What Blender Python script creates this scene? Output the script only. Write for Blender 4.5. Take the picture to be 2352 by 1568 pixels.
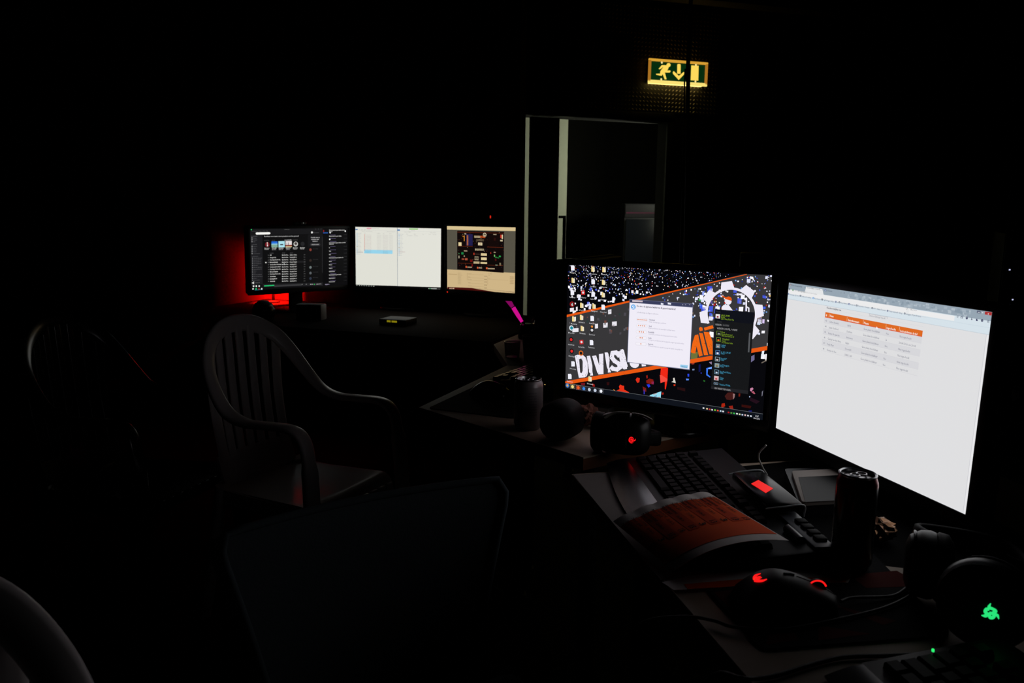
import bpy, bmesh, math, random
from mathutils import Vector, Matrix
import numpy as np

for _o in list(bpy.data.objects):
    bpy.data.objects.remove(_o, do_unlink=True)
SC = bpy.context.scene
COL = SC.collection
PI = math.pi

# ------------------------------------------------------------------ camera, world, exposure
W_PX, H_PX, F_PX = 2352, 1568, 1780.0
CAM_H, TABLE = 1.23, 0.75
HORIZON, HSLOPE = 492.0, 0.0105

def _basis():
    d1 = np.array([0, (HORIZON-784)/F_PX, 1.0])
    d2 = np.array([1000/F_PX, (HORIZON+HSLOPE*1000-784)/F_PX, 1.0])
    n = np.cross(d1, d2); n /= np.linalg.norm(n)
    up = n if n[1] < 0 else -n
    fwd = np.array([0, 0, 1.0]) - up*up[2]; fwd /= np.linalg.norm(fwd)
    right = np.cross(fwd, up)
    if right[0] < 0: right = -right
    return np.array([right, fwd, up])
RB = _basis()

def P(u, v, z=TABLE):
    """photo pixel -> point on the horizontal plane at height z"""
    d = RB @ np.array([(u-1176)/F_PX, (v-784)/F_PX, 1.0])
    t = (z-CAM_H)/d[2]
    return Vector((d[0]*t, d[1]*t, z))

def D(u, v, dist):
    """photo pixel -> point at the given forward distance"""
    d = RB @ np.array([(u-1176)/F_PX, (v-784)/F_PX, 1.0])
    t = dist/d[1]
    return Vector((d[0]*t, dist, CAM_H+d[2]*t))

cam_data = bpy.data.cameras.new('camera')
cam = bpy.data.objects.new('camera', cam_data); COL.objects.link(cam)
cx_, cy_, cz_ = RB @ np.array([1, 0, 0.]), RB @ np.array([0, -1., 0]), RB @ np.array([0, 0, -1.])
cam.matrix_world = Matrix(((cx_[0], cy_[0], cz_[0], 0), (cx_[1], cy_[1], cz_[1], 0), (cx_[2], cy_[2], cz_[2], CAM_H), (0, 0, 0, 1)))
cam_data.sensor_width = 22.3
cam_data.lens = F_PX*22.3/W_PX
cam_data.clip_start = 0.02; cam_data.clip_end = 60
cam_data.dof.use_dof = True
cam_data.dof.focus_distance = 1.62
cam_data.dof.aperture_fstop = 6.0
SC.camera = cam

world = bpy.data.worlds.new('night'); SC.world = world
world.use_nodes = True
world.node_tree.nodes['Background'].inputs[0].default_value = (0, 0, 0, 1)
world.node_tree.nodes['Background'].inputs[1].default_value = 0.0
SC.view_settings.view_transform = 'Standard'
SC.view_settings.look = 'None'
SC.view_settings.exposure = 0.0
SC.view_settings.gamma = 1.0
SC.view_settings.use_curve_mapping = False

# ------------------------------------------------------------------ materials
def lin(c):
    return tuple((x/255/12.92 if x/255 <= 0.04045 else ((x/255+0.055)/1.055)**2.4) for x in c[:3])

MATS = {}
def pm(name, col, rough=0.5, metal=0.0, spec=0.5, var=0.12, scale=40, bump=0.0, coat=0.0, alpha=1.0, trans=0.0, col2=None):
    """principled material with procedural noise variation and fine relief"""
    if name in MATS: return MATS[name]
    m = bpy.data.materials.new(name); m.use_nodes = True
    nt = m.node_tree; b = nt.nodes['Principled BSDF']
    c = lin(col); c2 = lin(col2) if col2 else tuple(max(0, x*(1-var)) for x in c)
    tc = nt.nodes.new('ShaderNodeTexCoord'); nz = nt.nodes.new('ShaderNodeTexNoise')
    nz.inputs['Scale'].default_value = scale; nz.inputs['Detail'].default_value = 4
    nt.links.new(tc.outputs['Object'], nz.inputs['Vector'])
    mx = nt.nodes.new('ShaderNodeMix'); mx.data_type = 'RGBA'
    mx.inputs[6].default_value = (*c, 1); mx.inputs[7].default_value = (*c2, 1)
    nt.links.new(nz.outputs['Fac'], mx.inputs[0])
    nt.links.new(mx.outputs[2], b.inputs['Base Color'])
    b.inputs['Roughness'].default_value = rough
    b.inputs['Metallic'].default_value = metal
    b.inputs['Specular IOR Level'].default_value = spec
    b.inputs['Coat Weight'].default_value = coat
    b.inputs['Transmission Weight'].default_value = trans
    b.inputs['Alpha'].default_value = alpha
    if bump:
        bp = nt.nodes.new('ShaderNodeBump'); bp.inputs['Strength'].default_value = bump
        bp.inputs['Distance'].default_value = 0.002
        nt.links.new(nz.outputs['Fac'], bp.inputs['Height'])
        nt.links.new(bp.outputs['Normal'], b.inputs['Normal'])
    MATS[name] = m
    return m

def em(name, col, strength=1.0, sample=True):
    """a surface that gives off light (LED, lit panel)"""
    if name in MATS: return MATS[name]
    m = bpy.data.materials.new(name); m.use_nodes = True
    nt = m.node_tree; b = nt.nodes['Principled BSDF']
    b.inputs['Base Color'].default_value = (0.02, 0.02, 0.02, 1)
    b.inputs['Emission Color'].default_value = (*lin(col), 1)
    b.inputs['Emission Strength'].default_value = strength
    if not sample: m.cycles.emission_sampling = 'NONE'
    MATS[name] = m
    return m

def display_mat(name, gain):
    """LCD picture: per-face colours that emit, under a weakly reflecting panel"""
    m = bpy.data.materials.new(name); m.use_nodes = True
    nt = m.node_tree; b = nt.nodes['Principled BSDF']
    at = nt.nodes.new('ShaderNodeAttribute'); at.attribute_name = 'pix'
    b.inputs['Base Color'].default_value = (0.004, 0.004, 0.004, 1)
    b.inputs['Roughness'].default_value = 0.45
    b.inputs['Specular IOR Level'].default_value = 0.15
    nt.links.new(at.outputs['Color'], b.inputs['Emission Color'])
    b.inputs['Emission Strength'].default_value = gain
    return m

# ------------------------------------------------------------------ mesh helpers
class MB:
    def __init__(self): self.bm = bmesh.new()
    def box(self, c, s, bevel=0.0, M=None, seg=2):
        mt = Matrix.Translation(Vector(c)) @ Matrix.Diagonal((*s, 1))
        if M is not None: mt = M @ mt
        r = bmesh.ops.create_cube(self.bm, size=1, matrix=mt)
        if bevel:
            es = list({e for v in r['verts'] for e in v.link_edges})
            bmesh.ops.bevel(self.bm, geom=es, offset=bevel, segments=seg, affect='EDGES', profile=0.5)
        return self
    def prism(self, pts, z0, z1, M=None, bevel=0.0):
        f = (lambda p: M @ Vector(p)) if M is not None else (lambda p: Vector(p))
        a = [self.bm.verts.new(f((x, y, z0))) for x, y in pts]
        b = [self.bm.verts.new(f((x, y, z1))) for x, y in pts]
        n = len(pts); fs = []
        fs.append(self.bm.faces.new(a[::-1])); fs.append(self.bm.faces.new(b))
        for i in range(n):
            fs.append(self.bm.faces.new((a[i], a[(i+1) % n], b[(i+1) % n], b[i])))
        bmesh.ops.recalc_face_normals(self.bm, faces=fs)
        if bevel:
            es = list({e for q in fs[:2] for e in q.edges})
            bmesh.ops.bevel(self.bm, geom=es, offset=bevel, segments=2, affect='EDGES', profile=0.5)
        return self
    def lathe(self, prof, n=32, M=None, closed=False):
        f = (lambda p: M @ Vector(p)) if M is not None else (lambda p: Vector(p))
        rings = []
        for r, z in prof:
            if r < 1e-6: rings.append([self.bm.verts.new(f((0, 0, z)))])
            else: rings.append([self.bm.verts.new(f((r*math.cos(2*PI*i/n), r*math.sin(2*PI*i/n), z))) for i in range(n)])
        fs = []
        pairs = list(zip(rings, rings[1:])) + ([(rings[-1], rings[0])] if closed else [])
        for a, b in pairs:
            for i in range(n):
                j = (i+1) % n
                if len(a) == 1 and len(b) == 1: continue
                if len(a) == 1: fs.append(self.bm.faces.new((a[0], b[j], b[i])))
                elif len(b) == 1: fs.append(self.bm.faces.new((a[i], a[j], b[0])))
                else: fs.append(self.bm.faces.new((a[i], a[j], b[j], b[i])))
        bmesh.ops.recalc_face_normals(self.bm, faces=fs)
        return self
    def rings(self, loops, cap=True, closed=False):
        """loft through loops of equal length"""
        L = [[self.bm.verts.new(Vector(p)) for p in lp] for lp in loops]
        n = len(L[0]); fs = []
        pairs = list(zip(L, L[1:])) + ([(L[-1], L[0])] if closed else [])
        for a, b in pairs:
            for i in range(n):
                fs.append(self.bm.faces.new((a[i], a[(i+1) % n], b[(i+1) % n], b[i])))
        if cap and not closed:
            fs.append(self.bm.faces.new(L[0][::-1])); fs.append(self.bm.faces.new(L[-1]))
        bmesh.ops.recalc_face_normals(self.bm, faces=fs)
        return self
    def tube(self, pts, r, n=8, closed=False, rad=None):
        pts = [Vector(p) for p in pts]; loops = []
        ref = None
        for i, p in enumerate(pts):
            a = pts[i-1] if (i > 0 or closed) else p
            b = pts[(i+1) % len(pts)] if (i < len(pts)-1 or closed) else p
            t = (b-a).normalized()
            if ref is None:
                ref = Vector((0, 0, 1)) if abs(t.z) < 0.9 else Vector((1, 0, 0))
            u = (ref - t*ref.dot(t))
            if u.length < 1e-6: u = t.orthogonal()
            u.normalize(); w = t.cross(u); ref = u
            rr = rad[i] if rad else r
            loops.append([p + u*rr*math.cos(2*PI*k/n) + w*rr*math.sin(2*PI*k/n) for k in range(n)])
        return self.rings(loops, cap=not closed, closed=closed)
    def band(self, pts, wdirs, widths, thick, n=12):
        """flattened band: superellipse section, width along wdirs"""
        loops = []
        for i, p in enumerate(pts):
            a = pts[max(0, i-1)]; b = pts[min(len(pts)-1, i+1)]
            t = (Vector(b)-Vector(a)).normalized()
            w = Vector(wdirs[i]); w = (w - t*w.dot(t)).normalized(); q = t.cross(w)
            lp = []
            for k in range(n):
                an = 2*PI*k/n; c, s = math.cos(an), math.sin(an)
                cc = math.copysign(abs(c)**0.6, c); ss = math.copysign(abs(s)**0.6, s)
                th = thick[i] if isinstance(thick, (list, tuple)) else thick
                lp.append(Vector(p) + w*cc*widths[i]/2 + q*ss*th/2)
            loops.append(lp)
        return self.rings(loops)
    def grid(self, f, nu, nv, thick=0.0):
        vs = [[self.bm.verts.new(Vector(f(i/nu, j/nv))) for j in range(nv+1)] for i in range(nu+1)]
        fs = [self.bm.faces.new((vs[i][j], vs[i+1][j], vs[i+1][j+1], vs[i][j+1])) for i in range(nu) for j in range(nv)]
        if thick:
            bmesh.ops.recalc_face_normals(self.bm, faces=fs)
            bmesh.ops.solidify(self.bm, geom=fs, thickness=thick)
        return self
    def poly(self, pts):
        self.bm.faces.new([self.bm.verts.new(Vector(p)) for p in pts]); return self

def obj(name, mb, mat, parent=None, loc=None, smooth=0.6, label=None):
    me = bpy.data.meshes.new(name)
    mb.bm.to_mesh(me); mb.bm.free()
    if smooth:
        for p in me.polygons: p.use_smooth = True
        me.set_sharp_from_angle(angle=smooth)
    me.materials.append(mat)
    o = bpy.data.objects.new(name, me); COL.objects.link(o)
    if parent is not None: o.parent = parent
    if loc is not None: o.location = loc
    if label: o['label'] = label
    return o

def thing(name, label, cat, loc=(0, 0, 0), rotz=0.0, group=None):
    o = bpy.data.objects.new(name, None); COL.objects.link(o)
    o.location = loc; o.rotation_euler = (0, 0, rotz)
    o.empty_display_size = 0.05
    o['label'] = label; o['category'] = cat
    if group: o['group'] = group
    return o

def tag(o, label, cat, group=None):
    o['label'] = label; o['category'] = cat
    if group: o['group'] = group
    return o

def struct(o, label=None):
    o['kind'] = 'structure'
    if label: o['label'] = label
    return o

def smooth_path(pts, n=8, closed=False):
    pts = [Vector(p) for p in pts]; out = []
    m = len(pts); rng = range(m if closed else m-1)
    for i in rng:
        p0 = pts[i-1] if (i > 0 or closed) else pts[0]*2-pts[1]
        p1 = pts[i]; p2 = pts[(i+1) % m]
        p3 = pts[(i+2) % m] if (i+2 < m or closed) else pts[-1]*2-pts[-2]
        for k in range(n):
            t = k/n
            out.append(0.5*((2*p1) + (p2-p0)*t + (2*p0-5*p1+4*p2-p3)*t*t + (3*p1-p0-3*p2+p3)*t**3))
    if not closed: out.append(pts[-1])
    return out

def rot2(a): return Matrix.Rotation(a, 4, 'Z')

# text outlines, cached per string
_TX = {}
def text_mesh(s, bold=False, res=2):
    k = (s, bold)
    if k not in _TX:
        cu = bpy.data.curves.new('t', 'FONT'); cu.body = s; cu.resolution_u = res
        if bold: cu.offset = 0.018
        o = bpy.data.objects.new('t', cu)
        me = bpy.data.meshes.new_from_object(o)
        vs = [(v.co.x, v.co.y) for v in me.vertices]
        fs = [tuple(p.vertices) for p in me.polygons]
        bpy.data.objects.remove(o); bpy.data.curves.remove(cu); bpy.data.meshes.remove(me)
        x0 = min(v[0] for v in vs) if vs else 0; x1 = max(v[0] for v in vs) if vs else 1
        _TX[k] = ([((x-x0)/max(1e-6, x1-x0), y/0.70) for x, y in vs], fs, (x1-x0)/0.70)
    return _TX[k]

# ------------------------------------------------------------------ screen pictures
class Screen:
    """vector picture of an LCD: flat coloured pieces laid out in screen coordinates (u right, v down)"""
    def __init__(self, corners, w, h):
        self.w, self.h = w, h
        A = []
        for (x, y), (u, v) in zip(corners, [(0, 0), (1, 0), (1, 1), (0, 1)]):
            A.append([x, y, 1, 0, 0, 0, -u*x, -u*y, -u]); A.append([0, 0, 0, x, y, 1, -v*x, -v*y, -v])
        self.H = np.linalg.svd(np.array(A, float))[2][-1].reshape(3, 3)
        self.Hi = np.linalg.inv(self.H)
        self.V, self.F, self.C = [], [], []
    def uv(self, x, y):
        q = self.H @ np.array([x, y, 1.0]); return (q[0]/q[2], q[1]/q[2])
    def px(self, u, v):
        q = self.Hi @ np.array([u, v, 1.0]); return (q[0]/q[2], q[1]/q[2])
    def add(self, pts, col, layer, clip=True):
        n = len(self.V); c = lin(col) if max(col) > 1.001 else col
        for u, v in pts:
            if clip: u = min(1, max(0, u)); v = min(1, max(0, v))
            self.V.append(((u-0.5)*self.w, -(0.00003+layer*0.00004), (0.5-v)*self.h))
        self.F.append(tuple(range(n, n+len(pts)))); self.C.append(c)
    def rect(self, u0, v0, u1, v1, col, layer=1):
        self.add([(u0, v0), (u1, v0), (u1, v1), (u0, v1)], col, layer)
    def quadpx(self, pts, col, layer=1):
        self.add([self.uv(*p) for p in pts], col, layer)
    def rectpx(self, x0, y0, x1, y1, col, layer=1):
        a = self.uv(x0, y0); b = self.uv(x1, y1)
        self.rect(a[0], a[1], b[0], b[1], col, layer)
    def disc(self, x, y, r, col, layer=1, n=14, sy=1.0):
        u, v = self.uv(x, y); u2, _ = self.uv(x+r, y); ru = abs(u2-u); rv = ru*self.w/self.h*sy
        self.add([(u+ru*math.cos(2*PI*i/n), v+rv*math.sin(2*PI*i/n)) for i in range(n)], col, layer)
    def stroke(self, pts, wd, col, layer=1):
        """polyline of pixel width wd"""
        for (x0, y0), (x1, y1) in zip(pts, pts[1:]):
            d = math.hypot(x1-x0, y1-y0) or 1; nx, ny = -(y1-y0)/d*wd/2, (x1-x0)/d*wd/2
            ex, ey = (x1-x0)/d*wd*0.3, (y1-y0)/d*wd*0.3
            self.quadpx([(x0+nx-ex, y0+ny-ey), (x1+nx+ex, y1+ny+ey), (x1-nx+ex, y1-ny+ey), (x0-nx-ex, y0-ny-ey)], col, layer)
    def text(self, s, x0, y0, x1, hpx, col, layer=3, bold=False):
        """text whose middle starts at pixel (x0,y0) and ends at pixel column x1, cap height hpx pixels"""
        u0, v0 = self.uv(x0, y0)
        lo, hi = u0, u0+1.5
        for _ in range(30):
            m = (lo+hi)/2
            if self.px(m, v0)[0] < x1: lo = m
            else: hi = m
        du = lo-u0; hv = self.uv(x0, y0+hpx/2)[1]-self.uv(x0, y0-hpx/2)[1]
        vs, fs, _ = text_mesh(s, bold, 2 if hpx > 6 else 1)
        n = len(self.V); c = lin(col)
        for x, y in vs:
            self.V.append(((u0+x*du-0.5)*self.w, -(0.00003+layer*0.00004), (0.5-(v0+hv*(0.5-y)))*self.h))
        for f in fs: self.F.append(tuple(n+i for i in f)); self.C.append(c)
    def build(self, name, parent, gain=1.0, label=None):
        me = bpy.data.meshes.new(name)
        me.from_pydata(self.V, [], self.F)
        at = me.color_attributes.new('pix', 'FLOAT_COLOR', 'CORNER')
        buf = []
        for p, c in zip(me.polygons, self.C):
            buf += [c[0], c[1], c[2], 1.0]*len(p.vertices)
        at.data.foreach_set('color', buf)
        # every picture element faces the viewer (-y)
        bm = bmesh.new(); bm.from_mesh(me)
        fl = [f for f in bm.faces if f.normal.y > 0]
        bmesh.ops.reverse_faces(bm, faces=fl); bm.to_mesh(me); bm.free()
        me.materials.append(display_mat(name+'_lcd', gain))
        o = bpy.data.objects.new(name, me); COL.objects.link(o); o.parent = parent
        if label: o['label'] = label
        return o

# ------------------------------------------------------------------ materials in use
M_wall = pm('black_wall_paint', (24, 22, 22), 0.75, spec=0.2, bump=0.15)
M_ceil = pm('dark_ceiling', (30, 28, 26), 0.85, spec=0.1)
M_floor = pm('dark_floor', (34, 31, 29), 0.7, spec=0.2, scale=12, var=0.3)
M_white_wall = pm('corridor_plaster', (196, 198, 180), 0.8, spec=0.1, scale=20, var=0.06)
M_corr = pm('corridor_dark_wall', (34, 34, 31), 0.85, spec=0.1, var=0.1)
M_black = pm('black_plastic', (14, 14, 15), 0.5, spec=0.3)
M_gloss = pm('gloss_black_plastic', (10, 10, 11), 0.22, spec=0.4)
M_black_metal = pm('black_metal', (18, 18, 18), 0.45, metal=0.3, spec=0.4)
M_plate = pm('tread_plate_metal', (46, 44, 42), 0.5, metal=0.3, var=0.25, scale=18)
M_loz = pm('lit_lozenge_metal', (168, 160, 146), 0.45, metal=0.3, var=0.25, scale=18)  # paler than the plate: light caught by the relief put into the colour
M_table = pm('beige_laminate', (184, 166, 148), 0.6, spec=0.3, scale=30, var=0.08)
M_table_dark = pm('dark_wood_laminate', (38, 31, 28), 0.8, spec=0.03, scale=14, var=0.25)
M_edge = pm('brown_table_edge', (112, 66, 40), 0.5, spec=0.3, scale=25, var=0.2)
M_leg = pm('grey_leg_metal', (70, 70, 72), 0.4, metal=0.8)
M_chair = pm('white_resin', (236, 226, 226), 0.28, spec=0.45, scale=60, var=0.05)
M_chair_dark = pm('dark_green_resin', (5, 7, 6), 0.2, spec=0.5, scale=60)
M_cloth = pm('charcoal_cloth', (84, 92, 97), 0.95, spec=0.05, scale=300, var=0.3, bump=0.3)
M_cable = pm('black_cable', (12, 12, 12), 0.5, spec=0.3)

# ------------------------------------------------------------------ room shell
def slab(name, x0, y0, x1, y1, z0, z1, mat, kind=True):
    b = MB(); b.box(((x0+x1)/2, (y0+y1)/2, (z0+z1)/2), (x1-x0, y1-y0, z1-z0))
    return struct(obj(name, b, mat, smooth=0))
CEIL = 3.35
floor = slab('floor', -4.9, -3.1, 5.1, 11.0, -0.1, 0.0, M_floor)
ceiling = slab('ceiling', -4.9, -3.1, 5.1, 11.0, CEIL, CEIL+0.1, M_ceil)
wall_left = slab('wall_left', -4.9, -3.1, -4.8, 11.0, 0, CEIL, M_wall)
wall_right = slab('wall_right', 5.0, -3.1, 5.1, 11.0, 0, CEIL, M_wall)
wall_near = slab('wall_near', -4.8, -3.1, 5.0, -3.0, 0, CEIL, M_wall)
wall_far = slab('wall_far', -4.8, 10.9, 5.0, 11.0, 0, CEIL, M_corr)

# partition behind the far desk
ang_p = math.radians(-14)
b = MB()
Mp = Matrix.Translation((0.030, 4.06, 0)) @ rot2(ang_p)
b.box((-2.45, 0.06, CEIL/2), (4.9, 0.12, CEIL), M=Mp)
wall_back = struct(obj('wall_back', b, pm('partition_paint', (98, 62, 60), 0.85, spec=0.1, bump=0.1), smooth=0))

# wall with the doorway; its local x runs along the wall, y away from the room
ang_d = math.radians(17)
MD = Matrix.Translation((0.37, 6.70, 0)) @ rot2(ang_d)
def dl(x, y, z): return MD @ Vector((x, y, z))
def door_local(u, v):
    """photo pixel -> (x along the wall, height)"""
    d = RB @ np.array([(u-1176)/F_PX, (v-784)/F_PX, 1.0]); d = Vector(d)
    n = MD.to_3x3() @ Vector((0, 1, 0)); o = Vector((0, 0, CAM_H))
    t = (MD.translation-o).dot(n)/d.dot(n); q = MD.inverted() @ (o+d*t)
    return q.x, q.z
xr, ztop = door_local(1531, 283)
xl = -0.55
ztop = 2.04
b = MB(); b.box((xr+1.9, 0.08, CEIL/2), (3.8, 0.16, CEIL), M=MD)
wall_door_right = struct(obj('wall_door_side', b, M_wall, smooth=0))
b = MB(); b.box(((xl+xr)/2, 0.08, (ztop+CEIL)/2), (xr-xl, 0.16, CEIL-ztop), M=MD)
wall_header = struct(obj('wall_header', b, M_wall, smooth=0))
b = MB(); b.box((xl-2.4, 0.08, CEIL/2), (4.8, 0.16, CEIL), M=MD)
wall_hall = struct(obj('wall_hall', b, M_wall, smooth=0))
# door casing
for i, (x, s) in enumerate(((xr+0.03, 0.06),)):
    b = MB(); b.box((x, -0.01, ztop/2), (s, 0.03, ztop), 0.004, M=MD)
    struct(obj('trim_%d' % (i+1), b, M_black_metal))
b = MB(); b.box(((xl+xr)/2, -0.012, ztop+0.035), (xr-xl+0.12, 0.03, 0.07), 0.004, M=MD)
struct(obj('trim_2', b, M_black_metal))

# black door leaf standing open, nearly edge-on, with its pull bar
xa, _ = door_local(1218, 400); xb, _ = door_local(1283, 400)
b = MB(); b.box(((xa+xb)/2, 0.02, ztop/2), (xb-xa, 0.05, ztop-0.02), 0.003, M=MD)
door_1 = struct(obj('door_1', b, M_black))
hz0 = door_local(1285, 498)[1]; hx1, _ = door_local(1296, 498); hzb = door_local(1290, 612)[1]
b = MB()
b.box(((xb+hx1)/2, -0.03, hz0), (hx1-xb, 0.03, 0.022), 0.004, M=MD)
b.box((hx1-0.01, -0.03, (hz0+hzb)/2), (0.022, 0.03, hz0-hzb), 0.004, M=MD)
b.box(((xb+hx1)/2, -0.03, hzb), (hx1-xb, 0.03, 0.022), 0.004, M=MD)
obj('pull_bar', b, M_black_metal, door_1)

# tread plate cladding above the doorway, raised lozenges as one relief
x0t, _ = door_local(1212, 150); x1t, _ = door_local(1650, 150); z0t = ztop+0.075; z1t = 2.98
b = MB(); b.box(((x0t+x1t)/2, -0.004, (z0t+z1t)/2), (x1t-x0t, 0.008, z1t-z0t), M=MD)
plate = obj('cladding_plate', b, M_plate, wall_header, smooth=0)
b = MB(); st = 0.0345; k = 0
nx = int((x1t-x0t)/st); nz = int((z1t-z0t)/st)
for i in range(nx):
    for j in range(nz):
        c = Vector((x0t+st*(i+0.5), -0.008, z0t+st*(j+0.5)))
        a = math.radians(40 if (i//9+j//9) % 2 == 0 else -40)
        q = [Vector((0.013*math.cos(a), 0, 0.013*math.sin(a))), Vector((-0.0045*math.sin(a), 0, 0.0045*math.cos(a)))]
        pts = [c+q[0], c+q[1], c-q[0], c-q[1]]
        vs = [b.bm.verts.new(MD @ p) for p in pts]; tp = b.bm.verts.new(MD @ (c+Vector((0, -0.004, 0))))
        for e in range(4): b.bm.faces.new((vs[e], vs[(e+1) % 4], tp))
bmesh.ops.recalc_face_normals(b.bm, faces=b.bm.faces[:])
o = obj('tread_lozenges', b, M_loz, wall_header, smooth=0); o['kind'] = 'stuff'

# corridor behind: pale wall end, dark back wall
b = MB(); b.box((0.13, 1.05, CEIL/2), (0.60, 0.3, CEIL), M=MD)
wall_corr = struct(obj('wall_corridor', b, M_white_wall, smooth=0))
b = MB(); b.box((1.2, 3.0, CEIL/2), (4.4, 0.1, CEIL), M=MD)
wall_c2 = struct(obj('wall_corridor_end', b, M_corr, smooth=0))
# ceiling beam ahead of the doorway wall
b = MB(); b.box((1.0, -0.42, 3.0), (4.2, 0.16, 0.14), 0.006, M=MD)
struct(obj('trim_3', b, pm('grey_beam_paint', (90, 84, 74), 0.7)), 'painted steel beam under the ceiling')

# ------------------------------------------------------------------ tables (polygon tops, each with its own legs)
def table(label, pts, legs, edge_mat=M_edge, top_mat=None):
    c = Vector((sum(p[0] for p in pts)/len(pts), sum(p[1] for p in pts)/len(pts), 0))
    r = thing('table', label, 'table', c)
    lp = [(p[0]-c.x, p[1]-c.y) for p in pts]
    b = MB(); b.prism(lp, TABLE-0.004, TABLE, bevel=0.001); obj('table_top', b, top_mat or M_table, r)
    b = MB(); b.prism(lp, TABLE-0.028, TABLE-0.0041); obj('edge_band', b, edge_mat, r, smooth=0)
    lm = bpy.data.meshes.new('leg'); t = MB()
    t.tube([(0, 0, 0.0), (0, 0, TABLE-0.029)], 0.019, 12); t.lathe([(0, 0), (0.026, 0), (0.026, 0.012), (0.019, 0.014)], 12)
    t.bm.to_mesh(lm); t.bm.free(); lm.materials.append(M_leg)
    for x, y in legs:
        o = bpy.data.objects.new('leg', lm); COL.objects.link(o); o.parent = r; o.location = (x-c.x, y-c.y, 0)
    return r
e1 = Vector((0.21, -0.978)); n1 = Vector((0.978, 0.21)); q0 = Vector((0.114, 1.397))
def t1(a, bb): v = q0+e1*a+n1*bb; return (v.x, v.y)
table('beige table under the white browser screen, with the keyboard and orange sheets',
      [t1(0, 0), t1(1.3, 0), t1(1.3, 0.8), t1(0, 0.8)], [t1(0.08, 0.12), t1(1.2, 0.08), t1(1.2, 0.7), t1(0.08, 0.72)])
pn = P(1340, 1050)
table('beige table with brown edge under the orange and black wallpaper screen',
      [(-0.232, 1.892), (pn.x, pn.y), (0.78, 1.95), (0.53, 2.32), (-0.015, 2.452)],
      [(-0.12, 1.93), (0.17, 1.6), (0.66, 1.95), (0.03, 2.36)])
table('beige corner table with a dark red cup, joining the long table of three screens',
      [(-0.068, 2.86), (-0.012, 2.456), (0.54, 2.325), (0.95, 3.0), (0.25, 3.72)],
      [(0.0, 2.82), (0.06, 2.55), (0.5, 2.42), (0.85, 3.0), (0.28, 3.6)])
ef = Vector((0.93, -0.368)); nf = Vector((0.368, 0.93)); qf = Vector((-0.076, 2.905))
def tf(a, bb): v = qf-ef*a+nf*bb; return (v.x, v.y)
table('long table carrying three lit screens in front of the black partition',
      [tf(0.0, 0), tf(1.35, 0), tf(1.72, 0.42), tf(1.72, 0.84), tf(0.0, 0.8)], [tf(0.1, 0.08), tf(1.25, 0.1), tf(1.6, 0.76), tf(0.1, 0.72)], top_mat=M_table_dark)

# ------------------------------------------------------------------ monitors
def monitor(label, pose, w, h, bez, chin, screen=None, gain=1.0, scr_label=None, gloss=M_black, led=None, foot=(0.24, 0.18), group=None, dark=False):
    yaw, cx, cy, cz, tilt = pose
    r = thing('monitor', label, 'monitor', (cx-math.sin(yaw)*0.075, cy+math.cos(yaw)*0.075, TABLE), yaw, group)
    zc = cz-TABLE; back = 0.075      # screen plane sits 75 mm ahead of the stand
    T = Matrix.Translation((0, -back, zc)) @ Matrix.Rotation(-tilt, 4, 'X')
    # bezel frame
    b = MB(); W2, H2 = w/2, h/2; yb = -0.004
    b.box((0, 0.0075, H2+bez/2), (w+2*bez, 0.018, bez), 0.0025, M=T)
    b.box((0, 0.0075, -H2-chin/2), (w+2*bez, 0.018, chin), 0.0025, M=T)
    for s in (-1, 1): b.box((s*(W2+bez/2), 0.0075, 0), (bez, 0.018, h+0.002), 0.0025, M=T)
    obj('bezel', b, gloss, r)
    b = MB(); b.box((0, 0.03, (bez-chin)/2), (w+2*bez-0.006, 0.034, h+bez+chin-0.006), 0.008, M=T)
    b.box((0, 0.052, -0.02), (w*0.62, 0.02, h*0.6), 0.008, M=T)
    obj('back_shell', b, M_black, r)
    b = MB(); b.box((0, 0.0042, 0), (w, 0.008, h), M=T)
    if screen is None:
        obj('screen', b, pm('dark_lcd', (8, 8, 9), 0.35, spec=0.3), r, smooth=0)
    else:
        obj('lcd_panel', b, M_black, r, smooth=0)
        s = screen.build('screen', r, gain, scr_label)
        s.matrix_local = T
    # stand
    b = MB(); zt = max(0.02, zc-0.02)
    b.box((0, 0.0, zt/2+0.006), (0.07, 0.022, zt), 0.006); obj('stand_neck', b, M_black, r)
    b = MB(); n = 28
    b.prism([(foot[0]/2*math.cos(2*PI*i/n), -0.02+foot[1]/2*math.sin(2*PI*i/n)) for i in range(n)], 0, 0.012, bevel=0.003)
    obj('stand_base', b, gloss, r)
    if led:
        b = MB(); b.box((led[0], -0.002, led[1]), (led[3], 0.003, led[3]), 0.001, M=T)
        obj('power_light', b, em('led_%d_%d_%d' % led[2], led[2], led[4]), r)
    return r
POSE = {'A': (-0.6193, 0.3218, 1.6783, 0.9679, 0.0011), 'B': (-1.3097, 0.604, 1.3019, 0.9545, 0.0256),
        'L': (0.739, -1.0263, 3.7746, 1.0096, -0.0463), 'M': (-0.3356, -0.5736, 3.8644, 1.0119, 0.0268),
        'R': (-0.5111, -0.1535, 3.664, 1.0206, 0.0006)}
PXC = {'A': [(1304.6, 607), (1773.5, 633.5), (1752, 965), (1297.4, 888.8)],
       'B': [(1812, 649), (2279, 716), (2217, 1180.6), (1782.5, 984)],
       'L': [(574.8, 523), (798, 525.5), (798.5, 655), (577.5, 666)],
       'M': [(816.2, 522.2), (1013, 522), (1012.5, 663.5), (817, 657)],
       'R': [(1027, 520.5), (1183.7, 520.5), (1182.5, 672.5), (1027, 664)]}

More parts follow.
